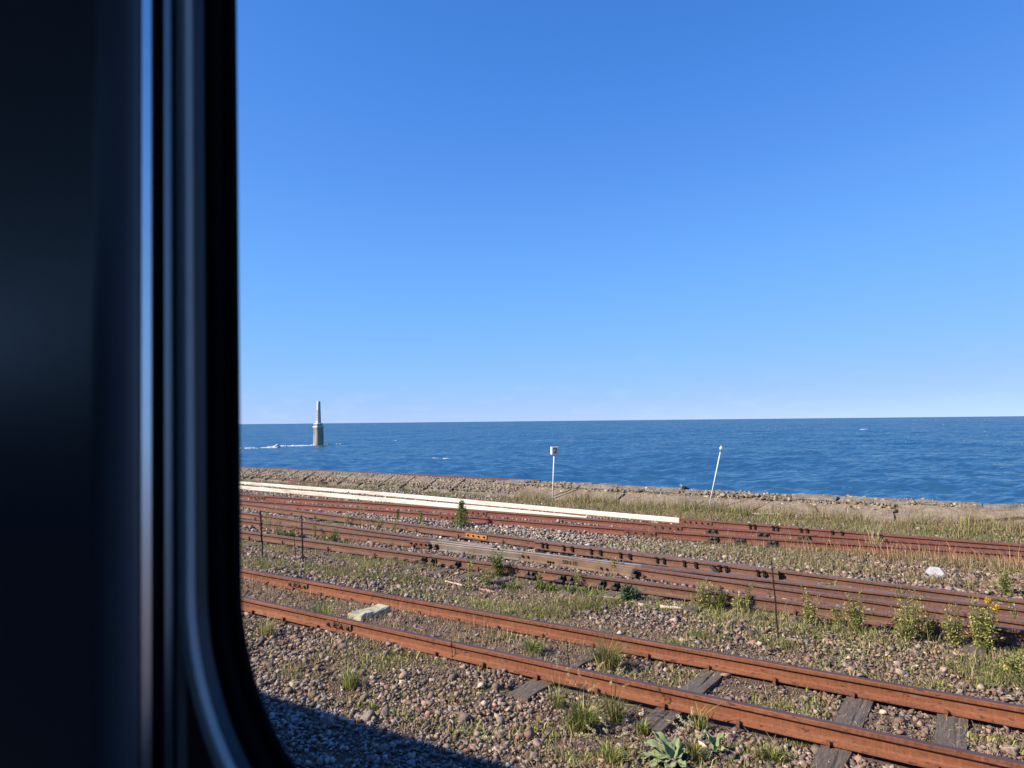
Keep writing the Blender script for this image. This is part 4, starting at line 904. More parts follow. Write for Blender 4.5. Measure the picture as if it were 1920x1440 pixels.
# ------------------------------------------------------------------ single plants
def leaves_np(P, size, col, az=None, el=None, asp=0.45):
    n = len(P); a = rng.uniform(0, 6.28, n) if az is None else az; e = rng.normal(0.35, 0.5, n) if el is None else el
    d = np.stack([np.cos(a) * np.cos(e), np.sin(a) * np.cos(e), np.sin(e)], -1); s = np.stack([-np.sin(a), np.cos(a), np.zeros(n)], -1)
    r = rng.uniform(-0.9, 0.9, n)[:, None]; nn = np.cross(d, s); s = s * np.cos(r) + nn * np.sin(r)
    L_ = size[:, None]; V = np.stack([P, P + d * L_ * 0.5 + s * L_ * asp * 0.5, P + d * L_, P + d * L_ * 0.5 - s * L_ * asp * 0.5], 1).reshape(-1, 3)
    k = np.arange(n) * 4
    return V, np.stack([k, k + 1, k + 2, k + 3], -1), np.repeat(col, 4, 0)
def weed(px, py, hpx, wpx, label, nleaf=420, pal=None, shape='bush', leaf=0.032, seeds=0, flowers=(), name='weed', nst=9, group=None):
    b = on(px, py); s = mpp(b); H = hpx * s * 1.15; W_ = wpx * s / 2
    pal = GREEN if pal is None else pal
    root = empty(name, b.to_tuple(), label, 'plant', group)
    mb = MB(); tips = []
    if shape == 'bush': nst = int(nst * 1.7)
    for i in range(nst):
        a = rnd.uniform(0, 6.28); r = W_ * rnd.uniform(0.15, 0.95) if shape != 'cone' else W_ * 0.3 * rnd.random()
        h = H * (rnd.uniform(0.45, 1.12) if shape != 'cone' else rnd.uniform(0.85, 1.0)); q = b + Vector((math.cos(a) * r, math.sin(a) * r, h))
        m1 = b + Vector((math.cos(a) * r * 0.5, math.sin(a) * r * 0.5, h * 0.5)) + Vector((rnd.uniform(-1, 1), rnd.uniform(-1, 1), 0)) * 0.012
        mb.tube([b + Vector((math.cos(a), math.sin(a), 0)) * W_ * 0.1 - Vector((0, 0, 0.02)), m1, q], [0.0035, 0.003, 0.0015], 4, cap=False); tips.append((b, m1, q))
    mb.build('stems', M['stem'], root)['kind'] = 'stuff'
    nleaf = int(nleaf * 2.3); n = nleaf; t = rng.random(n) ** (0.85 if shape != 'cone' else 1.35); k = rng.integers(0, nst, n)
    A_ = np.array([[q[:] for q in tp] for tp in tips])[k]
    base = np.where((t < 0.5)[:, None], A_[:, 0] + (A_[:, 1] - A_[:, 0]) * (t * 2)[:, None], A_[:, 1] + (A_[:, 2] - A_[:, 1]) * (t * 2 - 1)[:, None])
    if shape == 'cone': sp = W_ * (1.05 - t) * 0.62
    elif shape == 'tall': sp = np.full(n, W_ * 0.25)
    else: sp = W_ * 0.27 * (1.05 - 0.6 * t)
    base = base + rng.normal(0, 1, (n, 3)) * sp[:, None] * np.array([1, 1, 0.5]); base[:, 2] = np.maximum(base[:, 2], b.z + 0.005)
    V, Qd, Cc = leaves_np(base, rng.uniform(0.5, 1.25, n) * leaf, pick(pal, n) * 1.22)
    mesh_np('leaves', V - np.array(b), None, Qd, Cc, [M['leaf']], root)['kind'] = 'stuff'
    if seeds:
        k = rng.integers(0, nst, seeds); tt = rng.uniform(0.75, 1.12, seeds); A_ = np.array([[q[:] for q in tp] for tp in tips])[k]
        P = A_[:, 0] + (A_[:, 2] - A_[:, 0]) * tt[:, None] + rng.normal(0, 1, (seeds, 3)) * np.array([0.022, 0.022, 0.02])
        stones('seed_heads', P - np.array(b), np.full(seeds, 0.0055) * rng.uniform(0.6, 1.3, seeds), pick(np.array([(0.30, 0.19, 0.11), (0.36, 0.26, 0.15), (0.22, 0.13, 0.08)]), seeds), OCT, 4, 0.9, root, M['leaf'])['kind'] = 'stuff'
    for fx, fy in flowers:
        c_ = atD(fx, fy, b.y - 0.02); mbf = MB(); mbf.tube([b, b + (c_ - b) * 0.6 + Vector((0.02, 0, 0.03)), c_], 0.003, 4)
        mbf.build('flower_stem', M['stem'], root)
        V = []; Qd = []
        cp = np.repeat(np.array(c_)[None], 46, 0) + rng.normal(0, 0.006, (46, 3))
        V, Qd, Cc = leaves_np(cp, np.full(46, 0.042), pick(np.array([(0.75, 0.45, 0.02), (0.8, 0.55, 0.03), (0.7, 0.36, 0.02)]), 46))
        mesh_np('flower', V - np.array(b), None, Qd, Cc, [M['leaf']], root)
    return root
M['stem'] = worn('green_brown_stem', (0.12, 0.12, 0.05), (0.08, 0.07, 0.035), (0.18, 0.17, 0.08), 30, 0.9, 0, 0)
DKG = GREEN * np.array([0.62, 0.72, 0.75]); YEL = np.array([(0.24, 0.22, 0.05), (0.30, 0.26, 0.06), (0.18, 0.19, 0.05)]); BLU = np.array([(0.07, 0.12, 0.06), (0.10, 0.15, 0.085), (0.13, 0.18, 0.11), (0.05, 0.09, 0.045)])
MIX = np.concatenate([GREEN, OLIVE, OLIVE * 0.9, PALE_ * 0.85]); PALE = np.concatenate([OLIVE, OLIVE * 1.25, PALE_, GREEN])
weed(866, 989, 46, 34, 'upright dark green cone-shaped shrub standing alone beyond the orange joint bar', 900, DKG, 'cone', 0.045, name='shrub')
weed(789, 981, 20, 17, 'small round green plant just left of the cone-shaped shrub', 190, GREEN, 'cone', 0.035)
weed(746, 978, 21, 13, 'small narrow dark green plant second left of the cone-shaped shrub', 150, DKG, 'cone', 0.035)
weed(503, 1003, 52, 26, 'tall sparse pale weed beside the leftmost dead stalk', 170, PALE, 'tall', 0.03, 30, nst=6)
weed(522, 1012, 30, 40, 'low green weed between the two leftmost dead stalks', 200, MIX, 'bush', 0.035)
weed(545, 1012, 22, 30, 'small bright weed touching the turnout rail near the second dead stalk', 150, GREEN, 'bush', 0.035)
weed(590, 1008, 26, 16, 'thin yellow weed right of the second dead stalk', 80, YEL, 'tall', 0.03, nst=5)
weed(627, 1018, 22, 28, 'dense dark green clump in front of the left closure rails', 260, DKG, 'bush', 0.04)
weed(606, 1015, 14, 18, 'little yellowish clump just left of the dense dark green clump', 100, YEL, 'bush', 0.03)
weed(652, 985, 30, 24, 'wispy pale weed growing over the second rail left of the frog', 110, PALE, 'tall', 0.03, 20, nst=6)
weed(676, 990, 50, 14, 'thin upright straw-topped weed in front of the red rails', 70, PALE, 'tall', 0.03, 16, nst=4)
weed(711, 996, 26, 26, 'olive weed in front of the third rail at left centre', 120, OLIVE, 'bush', 0.03, 10)
weed(740, 998, 24, 20, 'yellow weed right of the olive weed at left centre', 90, YEL, 'tall', 0.03, nst=5)
weed(880, 1108, 62, 22, 'tall sparse weed rising over the brown rail left of the dark bush', 190, MIX, 'tall', 0.034, 20, nst=6)
weed(912, 1098, 30, 34, 'low spreading weed at the foot of the dark bush', 180, MIX, 'bush', 0.035)
weed(934, 1085, 44, 36, 'dark green bush leaning on the brown rail in front of the grey casting', 460, DKG, 'bush', 0.038)
weed(950, 1048, 24, 13, 'slim dark sprig standing against the grey casting', 110, DKG, 'tall', 0.03, nst=4)
weed(978, 1054, 18, 20, 'small ragged sprig right of the slim dark sprig on the casting', 90, MIX, 'bush', 0.03)
weed(1013, 1100, 38, 16, 'thin seeding weed in front of the brown rail below the casting', 70, PALE, 'tall', 0.028, 30, nst=5)
weed(1082, 1104, 34, 18, 'thin green weed in front of the brown rail below the lettering', 130, MIX, 'tall', 0.03, 12, nst=6)
weed(1155, 1076, 26, 30, 'yellow green tuft at the right end of the casting', 170, PALE, 'bush', 0.036, 8)
weed(1214, 1056, 26, 30, 'tuft growing between the check rail and the bright wing rail', 150, PALE, 'bush', 0.036, 12)
weed(1187, 1127, 22, 44, 'bluish green rosette of broad leaves lying on the stones', 150, BLU, 'bush', 0.085, name='rosette_plant')
weed(1322, 1142, 46, 52, 'dense grey green bush against the brown rail, leftmost of the right-hand bushes', 620, MIX, 'bush', 0.03, 40)
weed(1350, 1145, 34, 30, 'dark shaded bush pressed to the right side of the leftmost right-hand bush', 330, DKG, 'bush', 0.03)
weed(1385, 1152, 34, 40, 'low bushy weed third along the brown rail on the right', 300, MIX, 'bush', 0.035, 14)
weed(1403, 1146, 40, 14, 'slim upright green weed just left of the tallest dead stalk', 150, GREEN, 'tall', 0.032, nst=5)
weed(1441, 1142, 28, 14, 'small faded weed touching the tallest dead stalk', 70, PALE, 'tall', 0.028, 14, nst=5)
weed(1517, 1175, 60, 40, 'yellow green seeding weed with bare sandy top, right of the tallest dead stalk', 380, np.concatenate([PALE, GREEN]), 'bush', 0.03, 130)
weed(1548, 1112, 20, 44, 'pale fleshy mound-shaped plant sitting between two brown rails', 330, np.concatenate([PALE, BLU]), 'bush', 0.028)
weed(1608, 1185, 62, 50, 'dark dense bush with a black shadow on its right', 680, np.concatenate([DKG, MIX]), 'bush', 0.03, 30)
weed(1572, 1178, 34, 24, 'small ragged weed filling the gap left of the dark dense bush', 150, MIX, 'bush', 0.03, 20)
weed(1700, 1200, 74, 76, 'broad olive bush with tall seeding tips in front of the rails', 900, np.concatenate([OLIVE, MIX]), 'bush', 0.03, 180, nst=14)
weed(1706, 1190, 110, 26, 'tall sandy seed spray rising out of the broad olive bush', 90, PALE, 'tall', 0.026, 110, nst=7)
weed(1742, 1196, 44, 30, 'green bush between the broad olive bush and the leafy ones', 280, MIX, 'bush', 0.032, 20)
weed(1790, 1212, 68, 52, 'ragged olive bush second from the right edge', 520, np.concatenate([OLIVE, MIX]), 'bush', 0.03, 130, nst=12)
weed(1845, 1222, 84, 62, 'green bush bearing two yellow flowers at the right', 820, np.concatenate([GREEN, MIX]), 'bush', 0.036, 90, ((1853, 1128), (1866, 1140)), nst=14)
weed(1903, 1180, 56, 16, 'thin seeding weed at the right edge of the picture', 70, PALE, 'tall', 0.026, 40, nst=5)
weed(1885, 1117, 38, 36, 'green bush beyond the brown rails at the right edge', 380, np.concatenate([MIX, GREEN]), 'bush', 0.032)
weed(1900, 1268, 40, 60, 'low leafy weed at the right edge below the bushes', 330, np.concatenate([PALE, GREEN]), 'bush', 0.034, 20)

def tuft(px, py, hpx, wpx, label, n=160, pal=GREEN, wid=0.004, name='grass_tuft', lean=0.45, heads=0, headcol=None):
    b = on(px, py); s = mpp(b); H = hpx * s; W_ = wpx * s / 2
    root = empty(name, b.to_tuple(), label, 'grass')
    B = np.zeros((n, 3)); B[:, :2] = rng.normal(0, 0.3, (n, 2)) * W_ * np.array([0.8, 0.6]); 
    B[:, 2] = gh(B[:, 0] + b.x, B[:, 1] + b.y) - b.z
    az = np.arctan2(B[:, 1], B[:, 0]) + rng.normal(0, 0.7, n)
    blades('blades', B, rng.uniform(0.45, 1.1, n) * H, np.full(n, wid) * rng.uniform(0.6, 1.3, n), np.abs(rng.normal(lean, 0.3, n)), pick(np.concatenate([pal, PALE_]), n), M['grass'], root, az)['kind'] = 'stuff'
    for i in range(heads):                                # foxtail: arching stem with a bristly spike
        a = rnd.uniform(0, 6.28); r = W_ * rnd.uniform(0.2, 1.0); h = H * rnd.uniform(1.1, 1.7)
        p0 = Vector((math.cos(a) * r * 0.25, math.sin(a) * r * 0.25, 0)); p1 = p0 + Vector((math.cos(a) * r * 0.3, math.sin(a) * r * 0.3, h * 0.6)); p2 = p0 + Vector((math.cos(a) * r * 0.8, math.sin(a) * r * 0.8, h * 0.92))
        d = (p2 - p1).normalized(); p3 = p2 + (d + Vector((math.cos(a) * 0.7, math.sin(a) * 0.7, -0.25))).normalized() * 0.085
        mb = MB(); mb.tube([b + p0, b + p1, b + p2], [0.0024, 0.002, 0.0016], 4, cap=False); st = mb.build('stem', M['stem'], root)
        k = 70; t = rng.random(k); P = np.array(p2)[None] + (np.array(p3) - np.array(p2))[None] * t[:, None]
        rad = 0.011 * np.sin(np.pi * (0.12 + 0.8 * t)); dirn = rng.normal(0, 1, (k, 3)); dirn /= np.linalg.norm(dirn, axis=1)[:, None]
        ax = np.array((p3 - p2).normalized()); e = np.arctan2(ax[2], math.hypot(ax[0], ax[1]))
        V, Qd, Cc = leaves_np(P + dirn * rad[:, None] * 0.5, rng.uniform(0.011, 0.020, k), pick(np.array([(0.58, 0.47, 0.27), (0.66, 0.56, 0.36), (0.46, 0.38, 0.18)]) if headcol is None else headcol, k), asp=0.25)
        mesh_np('seed_head', V, None, Qd, Cc, [M['grass']], root)
    return root
tuft(605, 1172, 62, 46, 'green grass tuft growing over the near rail beside the rail joint', 150, GREEN, 0.0045)
tuft(998, 1228, 42, 60, 'blue green grass tuft between the near rails left of the big one', 200, np.concatenate([GREEN, BLU]), 0.004)
tuft(1140, 1256, 66, 80, 'biggest grass tuft between the near rails with drooping dry blades', 380, np.concatenate([GREEN, OLIVE, STRAW * 0.8]), 0.0035)
tuft(655, 1292, 50, 54, 'yellow green grass tuft on the stones below the near rail at left', 120, np.concatenate([GREEN, PALE]), 0.005)
tuft(697, 1332, 22, 26, 'tiny bright tuft on the edge of the train shadow', 50, GREEN, 0.0045)
tuft(500, 1195, 46, 60, 'pale tuft at the window edge outside the near rail', 150, np.concatenate([OLIVE, STRAW]), 0.004)
tuft(1095, 1372, 70, 90, 'clump of foxtail grass with nodding seed heads in front of the near rail', 230, np.concatenate([GREEN, GREEN, OLIVE]), 0.005, 'foxtail_grass', heads=9)
tuft(1150, 1352, 64, 60, 'smaller foxtail clump right of the big one', 90, np.concatenate([OLIVE, GREEN]), 0.004, 'foxtail_grass', heads=5)
tuft(1045, 1330, 60, 40, 'thin foxtail clump left of the big one by the sleeper end', 50, np.concatenate([OLIVE, GREEN]), 0.004, 'foxtail_grass', heads=3)
tuft(1205, 1378, 30, 40, 'short yellow green tuft above the large soft leaves', 90, np.concatenate([GREEN, YEL]), 0.005)
tuft(1312, 1372, 66, 34, 'thin sprout bending over the near rail right of the foxtails', 40, GREEN, 0.004)
tuft(1445, 1425, 40, 90, 'green tuft at the bottom edge beside a sleeper end', 160, np.concatenate([GREEN, PALE]), 0.005)
tuft(1640, 1030, 62, 46, 'sheaf of long straw leaning against the far rails', 38, STRAW * 1.25, 0.005, lean=0.5)
tuft(1440, 955, 36, 30, 'wispy tuft beside the pale plank', 70, np.concatenate([OLIVE, STRAW]), 0.006)
tuft(1145, 1428, 40, 90, 'low tuft with tiny cream flowers left of the large soft leaves', 170, np.concatenate([PALE, GREEN]), 0.004, heads=6, headcol=np.array([(0.62, 0.60, 0.34), (0.7, 0.66, 0.42)]))
tuft(1300, 1425, 44, 70, 'tangled tuft with tiny cream flowers between the two soft-leaved rosettes', 170, np.concatenate([PALE, GREEN]), 0.004, heads=7, headcol=np.array([(0.62, 0.60, 0.34), (0.7, 0.66, 0.42)]))

# broad felted leaves of two rosettes
m, n, l, b = newmat('felted_leaf')
tc = n.new('ShaderNodeTexCoord').outputs['UV']
f = noise(n, l, 70, 4); c = ramp(n, l, f, [(0.3, (0.14, 0.19, 0.07)), (0.55, (0.21, 0.26, 0.11)), (0.75, (0.30, 0.34, 0.17))])
l.new(c, b.inputs['Base Color']); b.inputs['Roughness'].default_value = 0.85; b.inputs['Sheen Weight'].default_value = 0.3; bump(n, l, f, 0.4, 0.004, b); M['felt'] = m
def big_leaf(root, az, el, L_, W_, curl=0.5, fold=0.25):
    n, k = 12, 7; vs = []
    p = Vector((0, 0, 0.01)); e = el; d = Vector((math.cos(az), math.sin(az), 0)); s = Vector((-math.sin(az), math.cos(az), 0))
    ph = rnd.uniform(0, 6)
    for i in range(n):
        t = i / (n - 1); w = W_ * (math.sin(math.pi * min(1, t * 0.86 + 0.10)) ** 0.8) * (1 if t < 0.97 else 0.35)
        up = Vector((0, 0, 1)) * math.cos(e) - d * math.sin(e)
        for j in range(k):
            u = (j / (k - 1) - 0.5) * 2
            vs.append(p + s * u * w / 2 + up * (abs(u) * fold * w + 0.012 * math.sin(5 * t * 3 + ph + u * 2) * abs(u)))
        p = p + (d * math.cos(e) + Vector((0, 0, 1)) * math.sin(e)) * (L_ / (n - 1)); e -= curl / n * (0.5 + t * 1.6)
    fs = [[i * k + j, i * k + j + 1, (i + 1) * k + j + 1, (i + 1) * k + j] for i in range(n - 1) for j in range(k - 1)]
    me = bpy.data.meshes.new('leaf'); me.from_pydata([tuple(v) for v in vs], [], fs); me.update(); me.materials.append(M['felt']); me.polygons.foreach_set('use_smooth', [True] * len(fs))
    o = bpy.data.objects.new('leaf', me); C.objects.link(o); o.parent = root
    md = o.modifiers.new('thickness', 'SOLIDIFY'); md.thickness = 0.003
ros = empty('mullein_rosette', on(1262, 1432).to_tuple(), 'large rosette of soft grey green leaves at the bottom of the picture', 'plant')
va = math.pi / 2 + yaw                                      # azimuth of the direction one looks in
for az, el, L_, W_ in ((va + 1.45, 0.35, 0.25, 0.10), (va + 1.15, 0.75, 0.24, 0.10), (va + 0.75, 1.05, 0.25, 0.095), (va + 1.95, 0.30, 0.20, 0.10), (va + 2.7, 0.25, 0.16, 0.085), (va - 2.6, 0.35, 0.14, 0.07), (va - 0.5, 1.0, 0.20, 0.07), (va - 1.3, 0.7, 0.15, 0.07), (va + 0.1, 1.1, 0.15, 0.06)):
    big_leaf(ros, az, el, L_, W_, 0.8)
ros = empty('mullein_rosette', on(1340, 1416).to_tuple(), 'smaller upright pair of soft green leaves right of the large rosette', 'plant')
for az, el, L_, W_ in ((va + 0.8, 1.2, 0.17, 0.06), (va - 1.2, 1.15, 0.17, 0.05), (va - 2.2, 0.6, 0.12, 0.05), (va + 2.4, 0.5, 0.12, 0.05), (va - 0.3, 0.9, 0.12, 0.045)):
    big_leaf(ros, az, el, L_, W_, 0.4, 0.4)

# dead stalks
def stalk(bx_, by_, tx, ty, label, rad=0.010, lumps=True):
    b = on(bx_, by_); t = atD(tx, ty, b.y + 0.03)
    root = empty('dead_stalk', b.to_tuple(), label, 'dead stalk', 'dead mullein stalks')
    mb = MB(); P = [b + (t - b) * k / 7 + Vector((rnd.uniform(-1, 1), rnd.uniform(-1, 1), 0)) * (0.008 if 0 < k < 7 else 0) for k in range(8)]; P[0].z -= 0.03
    mb.tube(P, [rad * (1 - 0.35 * k / 7) for k in range(8)], 6); mb.build('stem', M['dead'], root)
    n = 90 if lumps else 16; tt = rng.uniform(0.30 if lumps else 0.1, 1.0, n); d = np.array(t - b)
    Q_ = d[None] * tt[:, None] + rng.normal(0, rad * 0.9, (n, 3))
    stones('seed_capsules', Q_, rng.uniform(0.5, 1.0, n) * rad * 1.1, np.repeat(np.array([[0.035, 0.025, 0.02]]), n, 0), OCT, 4, 0.9, root, M['leaf'])['kind'] = 'stuff'
stalk(493, 1045, 488, 958, 'thick dark dead stalk nearest the window edge', 0.016)
stalk(568, 1056, 565, 966, 'tall dark dead stalk second from the window edge', 0.013)
stalk(555, 1050, 551, 1003, 'short thin dead stalk left of the second one', 0.008, False)
stalk(1460, 1205, 1447, 1052, 'tallest dead stalk, dark and knobbly, in front of the turnout at right', 0.0095)
stalk(849, 1240, 846, 1192, 'hair-thin dead stalk in front of the near rail at left', 0.0045, False)
stalk(1072, 1292, 1063, 1200, 'thin dead stalk rising past the near rail by the foxtails', 0.006)

# ------------------------------------------------------------------ single things on the trackbed
b = at(705, 1160, 0.0); blk = empty('concrete_block', (-6.63, 6.55, 0.0), 'cream painted block lying between the rails of the nearest track', 'block')
mb = MB(); r2 = random.Random(4); vs = []
L_, W_, H_ = 0.52, 0.235, 0.115
for y in np.linspace(-L_ / 2, L_ / 2, 7):
    for x, z in ((-W_ / 2, 0), (W_ / 2, 0), (W_ / 2, H_ * 0.85), (W_ / 2 - 0.02, H_), (0, H_ * 0.97), (-W_ / 2 + 0.015, H_), (-W_ / 2, H_ * 0.9)):
        vs.append(Vector((-6.63, 6.50, 0.0)) + Vector((x + r2.uniform(-0.008, 0.008), y + r2.uniform(-0.006, 0.006), z + 0.0 + r2.uniform(-0.008, 0.008))))
mb.add(vs, [[i * 7 + k, i * 7 + (k + 1) % 7, (i + 1) * 7 + (k + 1) % 7, (i + 1) * 7 + k] for i in range(6) for k in range(7)] + [list(range(7)), [42 + k for k in range(7)]]); mb.build('block_body', M['cream_block'], blk)
mb = MB(); mb.box((-6.84, 6.52, 0.02), (0.12, 0.6, 0.06), rz=0.05); mb.build('backing_board', M['sleeper'], blk)
p = on(1754, 1080); mk = empty('marker_stone', p.to_tuple(), 'small whitewashed faceted marker stone on the gravel at right', 'marker stone')
mb = MB(); a, h_ = 0.145, 0.15
mb.add([p + Vector(v) for v in ((-a, -a * 0.7, -0.02), (a, -a * 0.7, -0.02), (a, a * 0.7, -0.02), (-a, a * 0.7, -0.02), (-a * 0.95, -a * 0.68, 0.05), (a * 0.96, -a * 0.66, 0.055), (a * 0.93, a * 0.66, 0.05), (-a * 0.95, a * 0.68, 0.055), (-a * 0.45, 0.01, h_), (a * 0.42, -0.01, h_ * 0.97))],
       [(0, 1, 5, 4), (1, 2, 6, 5), (2, 3, 7, 6), (3, 0, 4, 7), (4, 5, 9, 8), (5, 6, 9), (6, 7, 8, 9), (7, 4, 8), (3, 2, 1, 0)]); mb.build('stone_body', M['marker'], mk, bevel=0.008).rotation_euler = (0, 0, 0.0)

def stick(x0, y0, x1, y1, r, mat, label, name='stick', flat=False):
    a, b_ = on(x0, y0, r + 0.012), on(x1, y1, r + 0.012); root = empty(name, ((a + b_) / 2).to_tuple(), label, 'debris')
    mb = MB()
    if flat:
        d = b_ - a; mb.box((a + b_) / 2, (d.length, 0.16, 0.05), rz=math.atan2(d.y, d.x))
        mb.build('board', M[mat], root, bevel=0.006)
    else:
        P = [a + (b_ - a) * k / 5 + Vector((rnd.uniform(-1, 1), rnd.uniform(-1, 1), 0)) * 0.008 for k in range(6)]
        mb.tube(P, [r * rnd.uniform(0.75, 1.15) for k in range(6)], 7); mb.build('wood', M[mat], root, True)
stick(836, 1093, 872, 1102, 0.014, 'stick', 'pale straight stick lying left of the tall sparse weed', 'broken_stick')
stick(897, 1107, 928, 1114, 0.016, 'stick_pink', 'pinkish broken stick lying right of the tall sparse weed', 'broken_stick')
stick(1132, 1122, 1163, 1125, 0.010, 'stick', 'thin pale twig left of the bluish rosette', 'twig')
stick(1238, 1142, 1280, 1146, 0.022, 'stick', 'short bleached driftwood piece on the stones right of the bluish rosette', 'driftwood')
stick(1480, 1173, 1532, 1183, 0.022, 'sleeper', 'dark weathered batten lying below the seeding weed', 'batten')
stick(1408, 966, 1463, 967, 0.02, 'stick', 'pale plank lying in the grass at the foot of the seawall', 'plank', True)
stick(955, 1165, 1000, 1172, 0.006, 'stick', 'thin dry twig just beyond the second near rail', 'twig')
# a few stones big enough to pick out
def boulder(px, py, dpx, col, label):
    p = on(px, py); s = mpp(p) * dpx / 2; p.z += s * 0.25
    o = stones('stone', np.zeros((1, 3)), np.array([s]), np.array([col]), ico(3), 1, 0.75, None, seed=int(px)); o.location = p
    for q in o.data.polygons: q.use_smooth = True
    tag(o, label, 'stone', 'larger loose stones')
boulder(1000, 1423, 22, (0.27, 0.19, 0.15), 'rounded brown stone near the bottom edge left of the soft-leaved rosette')
boulder(689, 1352, 34, (0.22, 0.19, 0.165), 'big flat stone half inside the train shadow')
boulder(722, 1344, 24, (0.25, 0.20, 0.165), 'round brown stone on the edge of the train shadow')
boulder(714, 1408, 28, (0.19, 0.17, 0.14), 'large round stone inside the train shadow')
boulder(618, 1362, 30, (0.20, 0.17, 0.15), 'wide stone inside the train shadow near the window edge')
boulder(549, 1287, 16, (0.42, 0.36, 0.24), 'pale yellowish stone near the window edge')
boulder(1245, 1331, 13, (0.48, 0.38, 0.28), 'small pale round stone lying on a sleeper end')
boulder(1792, 1341, 16, (0.40, 0.21, 0.12), 'orange stone lying on the rightmost sleeper against the rail')
boulder(950, 1150, 17, (0.5, 0.38, 0.22), 'flat sand coloured stone just beyond the second near rail')
boulder(1890, 1410, 30, (0.24, 0.17, 0.14), 'brown stone between the near rails at the right edge')
boulder(1612, 1430, 24, (0.36, 0.24, 0.17), 'smooth tan stone in front of the near rail at the bottom edge')

# ------------------------------------------------------------------ sign, pole, bird
b = at(1036, 936, 0.07); sg = empty('number_sign', b.to_tuple(), 'small white box sign with a black 2 on a thin white post before the seawall', 'sign')
s = mpp(b); top = atD(1039, 853, b.y); mb = MB(); mb.tube([b - Vector((0, 0, 0.1)), Vector((b.x, b.y, b.z + 0.7)) + (top - b) * 0.0 + Vector(((top.x - b.x) * 0.5, 0, 0)), Vector((top.x, b.y, top.z))], 0.021, 8); mb.build('post', M['white'], sg, True)
ct = atD(1040, 845, b.y); rzs = yaw + R_(16)
mb = MB(); mb.box(ct, (0.225, 0.15, 0.235), rz=rzs); bx_ = mb.build('sign_box', M['white'], sg, bevel=0.006)
me = text_mesh('2', 0.24, 0.004); me.materials.append(M['black'])
o = bpy.data.objects.new('numeral', me); C.objects.link(o); o.parent = sg
nrm = Vector((math.sin(rzs), -math.cos(rzs), 0)); o.location = ct + nrm * 0.078 + Vector((0, 0, 0.0)) - sg.location; o.rotation_euler = (R_(90), 0, rzs)
b = at(1328, 957, 0.06); pl = empty('leaning_pole', b.to_tuple(), 'thin white pole with a small red top leaning to the right by the seawall', 'pole')
t = atD(1351, 846, b.y); mb = MB(); mb.tube([b - (t - b) * 0.05, t], 0.015, 8); mb.build('pole', M['white'], pl, True)
d = (t - b).normalized(); mb = MB(); mb.tube([t - d * 0.02, t + d * 0.05], 0.021, 8); mb.build('tape_band', M['teal'], pl)
mb = MB(); mb.tube([t + d * 0.04, t + d * 0.07, t + d * 0.13], [0.03, 0.045, 0.028], 10); mb.build('cap', M['white'], pl)
mb = MB(); mb.tube([t + d * 0.075 + Vector((0, -0.0, 0)), t + d * 0.10, t + d * 0.15, t + d * 0.165], [0.024, 0.032, 0.026, 0.01], 8); mb.build('reflector', M['red'], pl)
mb = MB(); mb.box(b + Vector((-0.18, -0.05, -0.01)), (0.4, 0.18, 0.08), rz=0.2); mb.build('footing', M['concrete'], pl, bevel=0.015)
# bird on the coping
d = ray(1283, 921); wy = 19.9; bp = Vector((d.x * wy / d.y, wy, EYE.z + d.z * wy / d.y)); bp.z = max(bp.z, 0.44)
bird = empty('bird', bp.to_tuple(), 'small dark bird with a pale head perched on the seawall', 'bird')
av = yaw + math.pi                                            # head to the left in the picture
def bird_mesh():
    st = [(-0.16, 0.035, 0.006), (-0.10, 0.045, 0.016), (-0.05, 0.06, 0.034), (0.0, 0.072, 0.045), (0.04, 0.085, 0.043), (0.068, 0.108, 0.03), (0.082, 0.128, 0.026), (0.10, 0.137, 0.024), (0.116, 0.134, 0.013), (0.14, 0.130, 0.003)]
    mb = MB(); P = [Vector((math.cos(av) * a, math.sin(av) * a, z)) for a, z, r in st]; mb.tube([bp + q for q in P], [r for a, z, r in st], 10)
    return mb
o = bird_mesh().build('body', [M['feather'], M['feather_pale']], bird, True)
for q in o.data.polygons:
    if q.center.dot(Vector((math.cos(av), math.sin(av), 0))) > 0.055: q.material_index = 1
for sg_ in (-1, 1):
    mb = MB(); off = Vector((-math.sin(av), math.cos(av), 0)) * 0.018 * sg_; mb.tube([bp + off + Vector((0, 0, 0.05)), bp + off + Vector((0, 0, -0.02))], 0.004, 5); mb.build('leg', M['stem'], bird)

# ------------------------------------------------------------------ beacon out at sea, foam
b = at(597, 833, SEA); s = mpp(b); bc = empty('sea_beacon', b.to_tuple(), 'tall pale obelisk beacon on a heavy concrete base standing in the sea', 'beacon')
az = math.atan2(b.y, b.x) + R_(31)
def prism(levels, name, mat, n=4, chamf=0.0, parent=bc, rot=0.0):
    mb = MB(); vs = []
    for z, hw in levels:
        if chamf: pts = [(hw, -hw + chamf * hw), (hw, hw - chamf * hw), (hw - chamf * hw, hw), (-hw + chamf * hw, hw), (-hw, hw - chamf * hw), (-hw, -hw + chamf * hw), (-hw + chamf * hw, -hw), (hw - chamf * hw, -hw)]
        else: pts = [(hw, -hw), (hw, hw), (-hw, hw), (-hw, -hw)]
        vs += [b + Vector((math.cos(az) * x - math.sin(az) * y, math.sin(az) * x + math.cos(az) * y, z)) for x, y in pts]
    k = len(pts); fs = [[i * k + q, i * k + (q + 1) % k, (i + 1) * k + (q + 1) % k, (i + 1) * k + q] for i in range(len(levels) - 1) for q in range(k)] + [list(range(k)), [(len(levels) - 1) * k + q for q in range(k)]]
    return mb.add(vs, fs).build(name, mat, parent)
prism([(-3, 0.92 * 1.02), (0.0, 0.90), (1.2, 0.875), (3.55, 0.80)], 'base', M['beacon_base'], chamf=0.24)
prism([(3.553, 0.90), (3.82, 0.91), (3.92, 0.84)], 'cornice', M['beacon'], chamf=0.10)
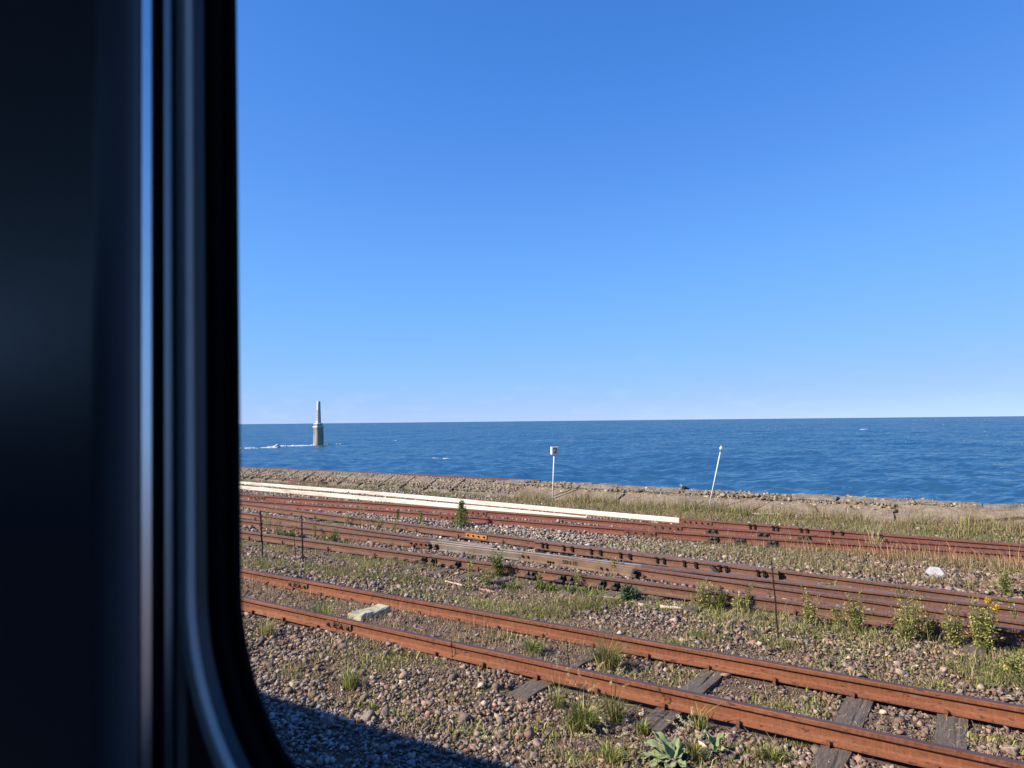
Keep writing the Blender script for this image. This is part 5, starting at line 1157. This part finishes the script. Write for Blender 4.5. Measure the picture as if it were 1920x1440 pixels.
prism([(3.923, 0.62), (4.22, 0.60)], 'plinth', M['beacon_base'])
prism([(4.223, 0.74), (4.42, 0.74), (4.52, 0.55)], 'collar', M['beacon'])
prism([(4.523, 0.395), (9.08, 0.27), (9.2, 0.24)], 'shaft', M['beacon'])
nl = Vector((math.cos(az + math.pi / 2), math.sin(az + math.pi / 2), 0))
for z in (5.3, 5.75, 6.2, 6.65, 7.1):                        # step irons on the lit face
    hw = 0.41 - 0.17 * (z - 4.52) / 4.53
    for sgn in (1,):
        mb = MB(); mb.box(b + nl * (hw + 0.05) + Vector((0, 0, z)), (0.42, 0.16, 0.09), rz=az); mb.build('step_iron', M['rust_plate'], bc)
def foam(pts, wid, hgt, n, label, cat='foam'):
    """broken lumps of white water along a line on the sea"""
    P = []; pts = [at(x, y, SEA) for x, y in pts]
    t = rng.random(n) * (len(pts) - 1); i = t.astype(int).clip(0, len(pts) - 2); f = t - i; A_ = np.array([p[:] for p in pts])
    Q_ = A_[i] * (1 - f)[:, None] + A_[i + 1] * f[:, None]; Q_[:, :2] += rng.normal(0, wid, (n, 2)); Q_[:, 2] = [sea_z(q[0], q[1]) + 0.04 for q in Q_]
    o = stones('sea_foam', Q_, np.exp(rng.normal(math.log(hgt), 0.4, n)), np.ones((n, 3)) * rng.uniform(0.68, 0.8, (n, 1)), ico(1), 8, 0.30, None, M['stone_white']); tag(o, label, cat, kind='stuff')
M['stone_white'] = colmat('foam_white', 0.95)
foam([(497, 837), (520, 835), (560, 834), (588, 833)], 0.55, 0.15, 900, 'line of white surf breaking to the left of the beacon')
foam([(608, 833), (622, 832.5), (645, 832)], 0.5, 0.14, 150, 'thin white surf to the right of the beacon')
foam([(733, 827.5), (742, 826.8)], 0.3, 0.15, 60, 'bright whitecap right of the beacon')
foam([(814, 859), (821, 859.3)], 0.14, 0.06, 40, 'small whitecap in front and left of a pair')
foam([(832, 861), (838, 861)], 0.14, 0.06, 40, 'small whitecap on the right of a pair')
foam([(1614, 807.5), (1624, 807.3)], 0.5, 0.16, 40, 'distant whitecap towards the right')
foam([(458, 841), (470, 840), (482, 839.5)], 0.5, 0.13, 60, 'surf at the window edge')
P = []
for i in range(420):                                        # flecks of spray far out
    r = math.exp(rnd.uniform(math.log(130), math.log(1500))); a = R_(rnd.uniform(-66, 12)); P.append((r * math.sin(a), r * math.cos(a)))
P = np.array([(x, y, sea_z(x, y) + 0.05) for x, y in P if y > 40]); r = np.hypot(P[:, 0], P[:, 1])
o = stones('sea_foam', P, r * 0.00042 * rng.uniform(0.4, 1.3, len(P)), np.ones((len(P), 3)) * 0.72, OCT, 6, 0.4, None, M['stone_white']); tag(o, 'tiny white flecks scattered over the distant sea', 'foam', kind='stuff')
